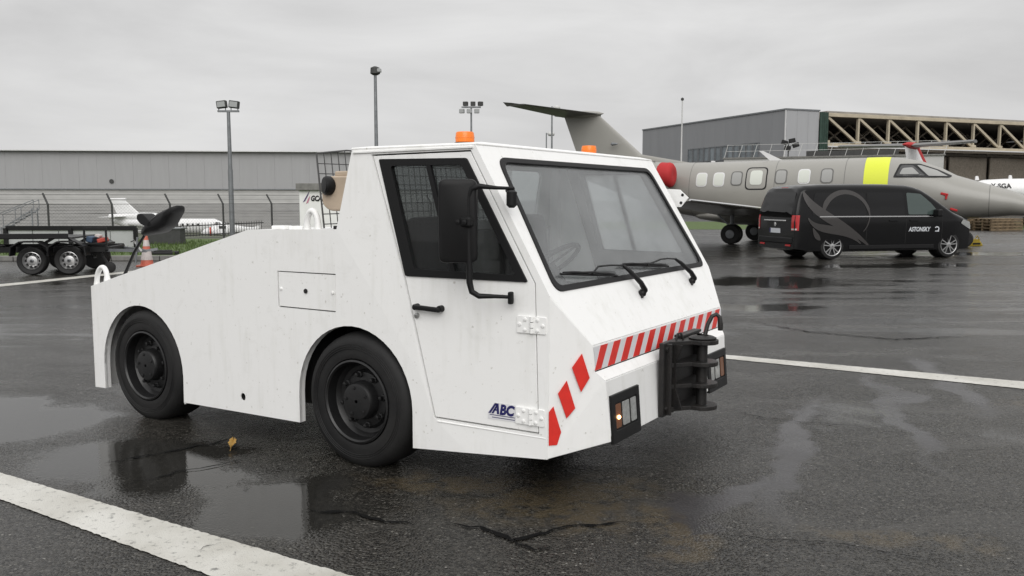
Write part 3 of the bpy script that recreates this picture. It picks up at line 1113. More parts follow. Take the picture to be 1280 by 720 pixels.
def annex_railing():
    """white roof guard rail with a floodlight cluster on the low flat building in front of the hangar"""
    d = 70.0
    a, b = at(905, 200, d), at(1180, 196, d - 6)
    dr = (b - a)
    rz = atan2(dr.y, dr.x)
    L = dr.to_2d().length
    zr = at(1000, 199, d).z
    t = thing('annex_building', (a.x, a.y, 0), rz, 'low flat annex with white roof guard rail in front of the hangar', 'building')
    MB().box((L / 2, 4, zr / 2), (L, 8, zr)).build('wall', 'cladlight', t)
    MB().box((L / 2, 4, zr + .06), (L + .2, 8.2, .12)).build('roof', 'kerb', t)
    h = 1.1
    n = 14
    for i in range(n + 1):
        x = L * i / n
        MB().bar((x, .1, zr + .1), (x + .28, .1, zr + h), .035).build('rail_post', 'polewhite', t)
    for q in (.55, 1.0):
        MB().box((L / 2 + .2, .1, zr + h * q), (L, .025, .025)).build('guard_rail', 'polewhite', t)
    MB().box((L * .60, 2, zr + .35), (L * .42, 1.8, .45)).build('roof_duct', 'fence', t)


annex_railing()


def flood_cluster():
    p = at(985, 199, 69)
    t = thing('floodlight_cluster', (p.x, p.y, p.z), 0, 'small dark floodlight cluster on the annex roof by the hangar corner', 'floodlight')
    MB().box((0, 0, .6), (.08, .08, 1.4)).build('post', 'fence', t)
    for dx, dz, r in ((-.35, 1.3, .3), (.25, 1.45, -.2), (-.1, .85, .2), (.55, 1.1, -.3)):
        MB().box((dx, -.1, dz), (.5, .2, .35), Matrix.Rotation(r, 3, 'Y')).build('lamp', 'black', t, bevel=.03, seg=1)
        MB().bar((dx, 0, dz), (0, 0, dz - .1), .05).build('bracket', 'fence', t)


flood_cluster()


# ================================================================== masts
def mast(name, px, ytop, d, r, label, kind, mat='galv', zb=None):
    p = at(px, ytop, d)
    z0 = terrain(p.x, p.y)
    t = thing(name, (p.x, p.y, z0), 0, label, 'lamp post')
    h = p.z - z0
    MB().tube([(0, 0, 0), (0, 0, h * .55)], [r * 1.2, r * 1.1], 10).build('pole', mat, t, smooth=40)
    MB().tube([(0, 0, h * .55), (0, 0, h)], [r * .95, r * .75], 10).build('upper_pole', mat, t, smooth=40)
    if kind == 'two':
        MB().box((0, 0, h + .03), (26 * d / 1080, .12, .07)).build('cross_arm', mat, t)
        for s in (-1, 1):
            lx = s * 7.6 * d / 1080
            w, hh = 12 * d / 1080, 9 * d / 1080
            R = Matrix.Rotation(s * .12, 3, 'Y')
            lamp = MB().box((lx, -.02, h + 9 * d / 1080), (w, .22, hh), R).build('floodlight', 'fence', t, bevel=.02, seg=1)
            MB().box((lx, -.14, h + 9 * d / 1080), (w * .8, .02, hh * .72), R).build('lamp_glass', 'lampglass', lamp)
            for q in (-.35, .35):
                MB().bar((lx + q * w, 0, h), (lx + q * w, 0, h + 6 * d / 1080), .03).build('bracket', mat, lamp)
    elif kind == 'ring':
        MB().lathe([(.2, 0), (.35, .1), (.32, .5), (.1, .6)], (0, 0, h - .1), (0, 0, 1), 12).build('lamp_head', 'fence', t, smooth=40)
        MB().box((.3, -.1, h + .2), (.3, .35, .25)).build('floodlight', 'lampglass', t, bevel=.03, seg=1)
    elif kind == 'many':
        MB().box((0, 0, h), (24 * d / 1080, .2, .12)).build('cross_arm', mat, t)
        for i in range(6):
            x = (i - 2.5) * 4.6 * d / 1080
            MB().box((x, -.1, h + (.28 if i % 2 else -.34)), (.42, .3, .36), Matrix.Rotation(.15 * (i - 2.5), 3, 'Z')).build('floodlight', 'fence' if i % 2 else 'lampglass', t, bevel=.03, seg=1)
    elif kind == 'globe':
        MB().bar((0, 0, h - .1), (4 * d / 1080, 0, h - .05), .05).build('bracket', mat, t)
        rr = 4.4 * d / 1080
        MB().lathe([(.01, -rr * .6), (rr * .8, -rr * .45), (rr, 0), (rr * .8, rr * .5), (.01, rr * .7)], (6 * d / 1080, 0, h - .1), (0, 0, 1), 16).build('lamp_globe', 'polewhite', t, smooth=60)
    elif kind == 'thin':
        MB().lathe([(.02, 0), (.14, .05), (.14, .22), (.02, .3)], (0, 0, h), (0, 0, 1), 10).build('lamp_head', 'fence', t, smooth=40)
    return t


mast('floodlight_mast', 285.5, 140, 34, .085, 'grey mast with two floodlights rising behind the left fence', 'two')
mast('lamp_mast', 469, 92, 62, .14, 'tall slim mast with one dark lamp head above the tug cab rear', 'ring')
mast('floodlight_mast', 589, 134, 75, .10, 'slim mast with row of small floodlights above the orange beacon', 'many')
mast('lamp_post', 690, 133, 60, .07, 'taller of the two globe lamp posts under the grey tailplane', 'globe')
mast('lamp_post', 683, 166, 66, .06, 'shorter of the two globe lamp posts beside the grey tail fin', 'globe')
mast('pole', 853, 126, 80, .07, 'thin white pole with small tip in front of the hangar side wall', 'thin', 'polewhite')


# ================================================================== jets
def ring(s, zc, hw, hh, n=28, flat=0.0):
    pts = []
    for k in range(n):
        a = 2 * pi * k / n
        y, z = cos(a), sin(a)
        if z < 0:
            z *= (1 - flat)
        pts.append((-s, hw * y, zc + hh * z))
    return pts


def interp(tab, s):
    for a, b in zip(tab[:-1], tab[1:]):
        if a[0] <= s <= b[0]:
            t = (s - a[0]) / (b[0] - a[0])
            return [p + (q - p) * t for p, q in zip(a[1:], b[1:])]
    return list(tab[-1][1:])


def skin_y(tab, s, z, side=-1):
    zc, hw, hh = interp(tab, s)
    q = max(0.0, 1 - ((z - zc) / hh) ** 2)
    return side * hw * sqrt(q)


def skin_patch(tab, loop, side=-1, off=.012):
    """polygon (s, z) wrapped on the fuselage side, subdivided so that it follows the curve"""
    mb = MB()
    dense = []
    for p, q in zip(loop, loop[1:] + loop[:1]):
        k = max(1, int(sqrt((p[0] - q[0]) ** 2 + (p[1] - q[1]) ** 2) / .07))
        dense += [(p[0] + (q[0] - p[0]) * i / k, p[1] + (q[1] - p[1]) * i / k) for i in range(k)]
    loop = dense
    n = len(loop)
    cs = sum(p[0] for p in loop) / n
    cz = sum(p[1] for p in loop) / n
    vs = []
    fr = (1.0, .85, .7, .5, .25)
    for f in fr:
        for p in loop:
            s, z = cs + (p[0] - cs) * f, cz + (p[1] - cz) * f
            y = skin_y(tab, s, z, side)
            vs.append((-s, y + side * off, z))
    vs.append((-cs, skin_y(tab, cs, cz, side) + side * off, cz))
    fs = []
    for r in range(len(fr) - 1):
        for k in range(n):
            fs.append((r * n + k, r * n + (k + 1) % n, (r + 1) * n + (k + 1) % n, (r + 1) * n + k))
    for k in range(n):
        fs.append(((len(fr) - 1) * n + k, (len(fr) - 1) * n + (k + 1) % n, len(vs) - 1))
    return mb.add(vs, fs)


def airfoil_surf(root, tip, thick=.10, n=10):
    """wing between two chord lines; each = (leading point, trailing point)"""
    prof = []
    for k in range(n):
        x = (1 - cos(pi * k / (n - 1))) / 2
        prof.append((x, thick * 2.2 * (sqrt(max(x, 0)) * .45 - .20 * x - .25 * x * x)))
    loop = [(x, z) for x, z in prof] + [(x, -z * .55) for x, z in reversed(prof[1:-1])]
    mb = MB()
    rings = []
    for st in range(7):
        t = st / 6
        le = Vector(root[0]).lerp(Vector(tip[0]), t)
        te = Vector(root[1]).lerp(Vector(tip[1]), t)
        ch = te - le
        rings.append([le + ch * x + Vector((0, 0, 1)) * z * ch.length for x, z in loop])
    return mb.loft(rings)


def fin_surf(root, tip, thick=.10, n=10):
    mb = MB()
    prof = []
    for k in range(n):
        x = (1 - cos(pi * k / (n - 1))) / 2
        prof.append((x, thick * 1.6 * (sqrt(x) * .45 - .2 * x - .25 * x * x)))
    loop = prof + [(x, -z) for x, z in reversed(prof[1:-1])]
    rings = []
    for st in range(5):
        t = st / 4
        le = Vector(root[0]).lerp(Vector(tip[0]), t)
        te = Vector(root[1]).lerp(Vector(tip[1]), t)
        ch = te - le
        rings.append([le + ch * x + Vector((0, 1, 0)) * z * ch.length for x, z in loop])
    return mb.loft(rings)


def landing_gear(t, s, y, ztop, r, twin=True):
    g = MB().tube([(-s, y, ztop), (-s, y, r)], .07, 10).build('gear_leg', 'galv', t, smooth=40)
    MB().bar((-s, y, r * 1.6), (-s - .5, y, ztop), .05).build('brace', 'galv', g)
    for dy in ((-.14, .14) if twin else (0,)):
        w = MB().lathe([(.01, -.09), (r * .6, -.09), (r * .92, -.085), (r, -.045), (r, .045), (r * .92, .085), (r * .6, .09), (.01, .09)], (-s, y + dy, r), (0, 1, 0), 22).build('wheel', 'rubber', g, smooth=35)
    for dy in (-.24, .24):
        MB().lathe([(.01, 0), (r * .45, 0), (r * .4, .02), (.01, .03)], (-s, y + dy, r), (0, 1 if dy > 0 else -1, 0), 16).build('hub', 'galv', g, smooth=35)


def grey_jet():
    t = thing('business_jet', (16.3, 26.3, 0), radians(-30), 'grey beige T-tail business jet with yellow band and red engine cover', 'jet')
    T = [(0.0, 1.22, .03, .03), (.12, 1.24, .16, .15), (.45, 1.30, .34, .28), (.94, 1.40, .50, .38), (1.5, 1.46, .62, .50), (2.1, 1.53, .72, .62), (2.5, 1.58, .77, .70),
         (2.9, 1.66, .81, .84), (3.5, 1.76, .85, .98), (4.0, 1.80, .87, 1.05), (4.5, 1.82, .88, 1.08), (5.5, 1.82, .88, 1.07), (8.5, 1.82, .88, 1.06), (10.5, 1.84, .88, 1.02), (11.5, 1.92, .84, .95),
         (12.5, 2.06, .74, .82), (13.5, 2.24, .60, .66), (14.6, 2.45, .42, .48), (15.6, 2.62, .26, .32), (16.4, 2.74, .10, .14)]
    fus = MB().loft([ring(*q) for q in T]).build('fuselage', 'jet', t, smooth=50)
    # cabin windows: pale blinds and darker panes alternate
    for s, z, kind in ((10.55, 2.22, 'blind'), (9.93, 2.22, 'blind'), (9.30, 2.25, 'jetglass2'), (7.79, 2.29, 'jetglass2'), (7.03, 2.29, 'blind'), (6.30, 2.30, 'jetglass2')):
        fr = skin_patch(T, rounded([(s - .20, z - .25), (s + .20, z - .25), (s + .20, z + .25), (s - .20, z + .25)], .13), -1, .010).build('cabin_window', 'jetdark' if kind != 'blind' else 'trim', t)
        skin_patch(T, rounded([(s - .165, z - .215), (s + .165, z - .215), (s + .165, z + .215), (s - .165, z + .215)], .11), -1, .018).build('pane', kind, fr)
        fr = skin_patch(T, rounded([(s - .20, z - .25), (s + .20, z - .25), (s + .20, z + .25), (s - .20, z + .25)], .13), 1, .010).build('cabin_window', 'jetdark', t)
    s, z = 8.62, 2.27
    dr = skin_patch(T, rounded([(s - .37, z - .42), (s + .37, z - .42), (s + .37, z + .36), (s - .37, z + .36)], .16), -1, .010).build('emergency_exit', 'black', t)
    skin_patch(T, rounded([(s - .33, z - .38), (s + .33, z - .38), (s + .33, z + .32), (s - .33, z + .32)], .14), -1, .022).build('exit_panel', 'jet', dr)
    skin_patch(T, rounded([(s - .21, z - .25), (s + .21, z - .25), (s + .21, z + .25), (s - .21, z + .25)], .12), -1, .034).build('pane', 'blind', dr)
    # yellow film band round the front fuselage
    rings = []
    for q in (4.36, 4.6, 4.9, 5.16):
        zc, hw, hh = interp(T, q)
        rings.append(ring(q + (.06 if q < 4.5 else 0), zc, hw + .010, hh + .010))
    MB().loft(rings, caps=False).build('yellow_band', 'yellow', t, smooth=50)
    for q in (1.55, 5.75, 8.0, 11.0, 13.0):          # frame joints
        rings = []
        for e in (-.008, .008):
            zc, hw, hh = interp(T, q + e)
            rings.append(ring(q + e, zc, hw + .003, hh + .003))
        MB().loft(rings, caps=False).build('panel_joint', 'jetdark', t, smooth=50)
    # cockpit glazing
    f = skin_patch(T, rounded([(4.28, 2.22), (4.12, 2.66), (3.55, 2.66), (3.0, 2.46), (2.60, 2.26), (2.66, 2.20)], .05), -1, .010).build('windscreen_surround', 'black', t)
    skin_patch(T, rounded([(4.20, 2.27), (4.07, 2.61), (3.74, 2.61), (3.34, 2.27)], .05), -1, .022).build('side_pane', 'jetglass', f)
    skin_patch(T, rounded([(4.10, 2.32), (4.02, 2.52), (3.74, 2.54), (3.52, 2.32)], .05), -1, .030).build('sun_blind', 'jetglass2', f)
    skin_patch(T, rounded([(3.26, 2.26), (3.62, 2.61), (3.50, 2.60), (3.05, 2.44), (2.72, 2.25)], .03), -1, .022).build('front_pane', 'jetglass2', f)
    # red pitot covers
    MB().box((-2.78, -.80, 1.68), (.22, .05, .08), Matrix.Rotation(.25, 3, 'Y')).build('pitot_cover', 'redfabric', t, bevel=.02)
    MB().box((-2.72, -.81, 1.60), (.06, .03, .16), Matrix.Rotation(.1, 3, 'Y')).build('pitot_cover', 'redfabric', t, bevel=.01)
    MB().box((-2.5, -.74, 1.20), (.22, .05, .07), Matrix.Rotation(.3, 3, 'Y')).build('pitot_cover', 'redfabric', t, bevel=.02)
    # dorsal fairing, fin, tailplane
    fin_surf(((-10.9, 0, 2.80), (-16.1, 0, 2.75)), ((-13.2, 0, 3.22), (-16.0, 0, 3.22)), .07).build('dorsal_fairing', 'jet', t, smooth=40)
    fin_surf(((-12.9, 0, 3.0), (-15.75, 0, 3.0)), ((-15.0, 0, 4.82), (-16.45, 0, 4.80)), .11).build('fin', 'jet', t, smooth=40)
    MB().loft([[(-14.75 - q * 2.1, .24 * w * cos(a), 4.82 + .14 * w * sin(a)) for a in [2 * pi * k / 16 for k in range(16)]] for q, w in ((0, .1), (.1, .6), (.35, 1), (.7, .8), (1, .15))]).build('tail_bullet', 'jet', t, smooth=50)
    for sd in (-1, 1):
        airfoil_surf(((-14.85, 0, 4.80), (-16.5, 0, 4.74)), ((-16.35, sd * 3.3, 4.95), (-17.1, sd * 3.3, 4.93)), .10).build('tailplane', 'jetdark', t, smooth=40)
        MB().prism([(-16.35, sd * 3.25, 4.93), (-17.15, sd * 3.25, 4.91), (-17.25, sd * 3.36, 5.06), (-16.9, sd * 3.36, 5.02)], (0, sd * .03, 0)).build('tailplane_tip', 'jetdark', t)
    # engines
    for sd in (-1, 1):
        y = sd * 1.36
        n = MB().lathe([(.30, 0), (.38, .02), (.430, .25), (.45, .9), (.43, 1.7), (.33, 2.4), (.24, 2.55), (.22, 2.3)], (-11.55, y, 2.40), (-1, 0, .02), 28).build('engine_nacelle', 'jet', t, smooth=40)
        MB().lathe([(.450, -.30), (.462, -.22), (.445, -.05), (.452, .05), (.42, .14), (.34, .20), (.20, .21), (.01, .18)], (-11.60, y, 2.38), (1, 0, 0), 24).build('engine_cover', 'redfabric', n, smooth=50)
        MB().prism([(-12.0, sd * .5, 2.35), (-14.0, sd * .35, 2.45), (-14.0, sd * .35, 2.57), (-12.0, sd * .5, 2.55)], (0, sd * .7, 0)).build('pylon', 'jet', t)
    for k in range(3):
        MB().bar((-12.05 - k * .16, -1.36 - .15, 2.878), (-12.2 - k * .16, -1.36 + .1, 2.882), .03, .02).build('intake_louvre', 'jetdark', t)
    # wings
    for sd in (-1, 1):
        w = airfoil_surf(((-6.7, sd * .4, 1.0), (-9.9, sd * .4, .93)), ((-8.5, sd * 8.3, 1.48), (-9.75, sd * 8.3, 1.46)), .11).build('wing', 'jet', t, smooth=40)
        e = MB().tube([Vector((-6.68, sd * .9, 1.03)), Vector((-8.48, sd * 8.3, 1.50))], [.05, .03], 8).build('leading_edge', 'chrome', w, smooth=40)
        airfoil_surf(((-8.5, sd * 8.28, 1.48), (-9.75, sd * 8.28, 1.46)), ((-9.4, sd * 8.7, 2.1), (-9.9, sd * 8.7, 2.1)), .08).build('winglet', 'jet', w, smooth=40)
        landing_gear(t, 9.2, sd * 1.6, 1.0, .34)
    MB().loft([ring(s, .95, w, h, 20) for s, w, h in ((5.9, .1, .05), (6.5, .75, .25), (8, .95, .35), (9.6, .9, .33), (10.8, .4, .15), (11.1, .05, .03))]).build('belly_fairing', 'jet', t, smooth=50)
    landing_gear(t, 2.2, 0, 1.0, .26)
    MB().prism([(-7.9, -.02, 2.86), (-8.35, -.02, 2.86), (-8.75, -.02, 3.22), (-8.62, -.02, 3.22)], (0, .04, 0)).build('blade_antenna', 'jetwhite', t)
    MB().box((-10.4, 0, 2.87), (.14, .12, .08)).build('beacon', 'trim', t, bevel=.02)
    MB().lathe([(.03, 0), (.07, .05), (.03, .28), (.01, .3)], (-14.3, -.26, 3.62), (1, -.2, 0), 12).build('tail_light', 'galv', t, smooth=40)


grey_jet()


def white_ttail_jet():
    """white jet parked behind the grey one, nose away to the right: only the T-tail shows over the grey fuselage"""
    d = 46.0
    p = at(1150, 196, d)
    t = thing('business_jet', (p.x, p.y, 0), radians(50), 'white jet with red T-tail fin parked behind the grey jet', 'jet')
    zf = 2.75
    T = [(-12.2, zf - 1.0, .05, .05), (-11.6, zf - .95, .35, .35), (-10.2, zf - .85, .68, .7), (-8.6, zf - .75, .8, .8), (-4, zf - .72, .82, .82), (-1.5, zf - .7, .8, .8), (0.2, zf - .6, .62, .62), (1.6, zf - .35, .3, .34), (2.3, zf - .2, .06, .08)]
    MB().loft([ring(*q) for q in T]).build('fuselage', 'jetwhite', t, smooth=50)
    zt = at(1140, 184, d).z
    fin_surf(((3.4, 0, zf - .5), (-1.6, 0, zf - .4)), ((-.5, 0, zt), (-2.9, 0, zt)), .10).build('fin', 'jetwhite', t, smooth=40)
    fin_surf(((3.7, 0, zf - .45), (1.7, 0, zf - .4)), ((-.35, 0, zt + .012), (-1.7, 0, zt + .012)), .20).build('fin_edge', 'redfabric', t, smooth=40)
    MB().loft([ring(s, zt, w, w * .8, 14) for s, w in ((.3, .03), (.6, .17), (1.2, .24), (2.2, .2), (3.1, .04))]).build('tail_bullet', 'redfabric', t, smooth=50)
    for sd in (-1, 1):
        airfoil_surf(((-.9, 0, zt), (-2.3, 0, zt - .03)), ((-2.4, sd * 3.2, zt + .02), (-3.3, sd * 3.2, zt + .01)), .30).build('tailplane', 'jetdark', t, smooth=40)
        airfoil_surf(((6.2, sd * .5, zf - 1.3), (3.9, sd * .5, zf - 1.32)), ((4.6, sd * 7, zf - 1.0), (3.6, sd * 7, zf - 1.0)), .11).build('wing', 'jetwhite', t, smooth=40)
        landing_gear(t, -4.6, sd * 1.5, zf - 1.3, .3)
        MB().lathe([(.28, 0), (.36, .05), (.38, .6), (.3, 1.4), (.2, 1.6)], (2.2, sd * 1.15, zf - .45), (-1, 0, 0), 20).build('engine_nacelle', 'jetwhite', t, smooth=40)
    landing_gear(t, -10.4, 0, zf - 1.4, .25)


white_ttail_jet()


def registered_aircraft():
    """white aircraft whose fuselage shows over the grey jet nose at the right edge"""
    d = 50.0
    p = at(1243, 224, d)
    t = thing('light_aircraft', (p.x, p.y, 0), radians(-8), 'white aircraft with black registration letters at the right edge behind the grey nose', 'aircraft')
    zf = p.z
    T = [(-6.2, zf - .9, .05, .05), (-5.6, zf - .85, .4, .4), (-4.4, zf - .75, .68, .66), (-2.4, zf - .62, .74, .66), (-.5, zf - .62, .74, .64), (.6, zf - .64, .70, .60), (1.2, zf - .68, .58, .48), (1.5, zf - .70, .35, .3), (1.6, zf - .72, .06, .06)]
    MB().loft([ring(*q) for q in T]).build('fuselage', 'jetwhite', t, smooth=50)
    text('registration', 'Y-SGA', .40, (-.42, -.775, zf - .52), (1, 0, 0), (0, .38, 1), 'black', t, .010, xs=.95)
    for x, h in ((-1.05, .18), (.75, .22)):
        MB().prism([(x, -.06, zf - .06), (x + .22, -.06, zf - .06), (x + .16, -.06, zf + h), (x + .02, -.06, zf + h)], (0, .12, 0)).build('roof_fairing', 'jetwhite', t, bevel=.03)
    for sd in (-1, 1):
        airfoil_surf(((3.2, sd * .5, zf - 1.2), (1.6, sd * .5, zf - 1.2)), ((2.9, sd * 6, zf - 1.0), (1.9, sd * 6, zf - 1.0)), .11).build('wing', 'jetwhite', t, smooth=40)
        landing_gear(t, -2.4, sd * 1.2, zf - 1.2, .26)
        for k in range(3):
            MB().box((2.6 + k * .6, sd * .735, zf - .52), (.36, .03, .3)).build('cabin_window', 'jetglass', t, bevel=.01)
    landing_gear(t, -5.0, 0, zf - 1.2, .22)


registered_aircraft()


def trijet():
    """white three-engined jet far behind the left fence, nose to the right"""
    d = 140.0
    k = d / 1080.6
    p = at(215, 283, d)
    t = thing('business_jet', (p.x, p.y, -6.0 + .02), radians(-6), 'small white trijet with swept tail far behind the left fence', 'jet')
    zc = p.z + 6.0
    hl = 10.2
    R = 1.25
    # s measured from the nose
    T = [(0, zc - .35, .04, .04), (.5, zc - .3, .45, .42), (1.6, zc - .12, .85, .82), (3, zc, R, R), (5, zc, R, R), (13, zc, R, R), (15.5, zc + .12, 1.1, 1.1), (18, zc + .5, .7, .75), (20, zc + .85, .3, .4), (20.4, zc + .9, .1, .1)]
    off = hl
    MB().loft([[(q[0] + off, q[1], q[2]) for q in ring(*r)] for r in T]).build('fuselage', 'jetwhite', t, smooth=50)
    X = lambda s: off - s
    ztop = at(150, 249.5, d).z + 6
    fin_surf(((X(14.4), 0, zc + 1.0), (X(19.2), 0, zc + 1.2)), ((X(18.2), 0, ztop), (X(20.6), 0, ztop)), .10).build('fin', 'jetwhite', t, smooth=40)
    MB().tube([(X(20.7), 0, ztop + .05), (X(17.9), 0, ztop + .05)], [.15, .2], 8).build('fin_cap', 'jetwhite', t, smooth=50)
    MB().loft([[(X(s), w * cos(a), zc + 1.55 + w * sin(a)) for a in [2 * pi * k / 18 for k in range(18)]] for s, w in ((12.6, .55), (13.0, .68), (15, .7), (18, .55), (20.8, .4))]).build('centre_engine', 'jetwhite', t, smooth=40)
    for sd in (-1, 1):
        zs = at(150, 270.5, d).z + 6
        airfoil_surf(((X(17.4), sd * .3, zs), (X(19.6), sd * .3, zs)), ((X(19.6), sd * 3.8, zs - .1), (X(20.8), sd * 3.8, zs - .1)), .10).build('tailplane', 'jetwhite', t, smooth=40)
        MB().lathe([(.4, 0), (.58, .1), (.6, 1.5), (.4, 3.2), (.3, 3.3)], (X(13.3), sd * 1.85, zc + .55), (-1, 0, 0), 20).build('engine_nacelle', 'jetwhite', t, smooth=40)
        airfoil_surf(((X(8.2), sd * .8, zc - .9), (X(13), sd * .8, zc - .95)), ((X(12.8), sd * 9.6, zc - .4), (X(14.2), sd * 9.6, zc - .4)), .11).build('wing', 'jetwhite', t, smooth=40)
        landing_gear(t, -X(12), sd * 2, zc - .8, .4)
    landing_gear(t, -X(2.6), 0, zc - 1, .35)
    for i in range(9):
        MB().box((X(5.2 + i * .86), -R * .985, zc + .28), (.34, .06, .42)).build('cabin_window', 'jetglass', t, bevel=.02, seg=1)
    MB().prism([(X(1.2), -.82, zc + .22), (X(2.4), -1.12, zc + .36), (X(2.3), -1.0, zc + .75), (X(1.7), -.72, zc + .62)], (0, -.05, .02)).build('cockpit_glazing', 'jetglass', t)


trijet()


def small_white_aircraft():
    """white nose with red mark seen just right of the trijet"""
    d = 112.0
    p = at(277, 290, d)
    g = -6.0
    t = thing('light_aircraft', (p.x, p.y, g), radians(200), 'white light aircraft with red stripe right of the trijet', 'aircraft')
    zc = p.z - g
    T = [(0, zc - .1, .05, .05), (.4, zc, .42, .4), (1.3, zc + .1, .6, .6), (2.2, zc + .3, .65, .8), (3.4, zc + .3, .6, .75), (5.5, zc + .3, .3, .35), (7.2, zc + .4, .08, .12)]
    MB().loft([[(q[0] + 2.5, q[1], q[2]) for q in ring(*r)] for r in T]).build('fuselage', 'jetwhite', t, smooth=50)
    rings = [[(x[0] + 2.5, x[1], x[2]) for x in ring(s, *[v + (.01 if i else 0) for i, v in enumerate(interp(T, s))])] for s in (1.0, 1.25)]
    MB().loft(rings, caps=False).build('red_stripe', 'redbox', t, smooth=50)
    for sd in (-1, 1):
        airfoil_surf(((.9, sd * .4, zc - .3), (-.7, sd * .4, zc - .3)), ((.7, sd * 4.8, zc - .1), (-.3, sd * 4.8, zc - .1)), .11).build('wing', 'jetwhite', t, smooth=40)
        MB().box((1.0 - 1.1, sd * .60, zc + .62), (.9, .1, .4)).build('cabin_window', 'jetglass', t, bevel=.05)
    fin_surf(((-3.6, 0, zc + .4), (-4.8, 0, zc + .4)), ((-4.5, 0, zc + .8), (-4.9, 0, zc + .8)), .1).build('fin', 'jetwhite', t, smooth=40)
    landing_gear(t, .0, 0, zc - .2, .25)


small_white_aircraft()


# ================================================================== cabin with logo
def cabin():
    d = 32.0
    p, q = at(375, 290, d), at(438, 290, d)
    w = q.x - p.x
    zt = at(375, 229, d).z
    g = terrain(p.x, p.y) - .02
    t = thing('site_cabin', (p.x, p.y, g), radians(-4), 'white cabin with purple and pink logo behind the wire cage', 'cabin')
    H = zt - g
    MB().box((w / 2, 1.2, H / 2 - .1), (w, 2.4, H - .3)).build('wall', 'cabin', t, bevel=.02)
    MB().box((w / 2, 1.15, H - .13), (w + .16, 2.6, .26)).build('roof', 'kerb', t, bevel=.02)
    MB().box((w / 2, -.02, .45), (w, .05, .08)).build('skirt_rail', 'galv', t)
    zl = at(375, 253, d).z - g
    s = 32 / 1080
    MB().prism([(.08 + 2 * s, -.012, zl), (.08 + 5 * s, -.012, zl + 2 * s), (.08 + 9 * s, -.012, zl + 9 * s), (.08 + 11.0 * s, -.012, zl + 15 * s), (.08 + 8 * s, -.012, zl + 10 * s)], (0, -.004, 0)).build('logo_swoosh', 'purple', t)
    MB().prism([(.08 + 6 * s, -.012, zl - 1.5 * s), (.08 + 8.5 * s, -.012, zl - .5 * s), (.08 + 10.5 * s, -.012, zl + 4 * s), (.08 + 11.8 * s, -.012, zl + 9 * s), (.08 + 9 * s, -.012, zl + 5 * s)], (0, -.004, 0)).build('logo_swoosh', 'pink', t)
    text('lettering', 'GCAB', 9.0 * s, (.08 + 12.0 * s, -.018, zl + 2.0 * s), (1, 0, 0), (0, 0, 1), 'black', t, .012, .2, xs=.75)


cabin()


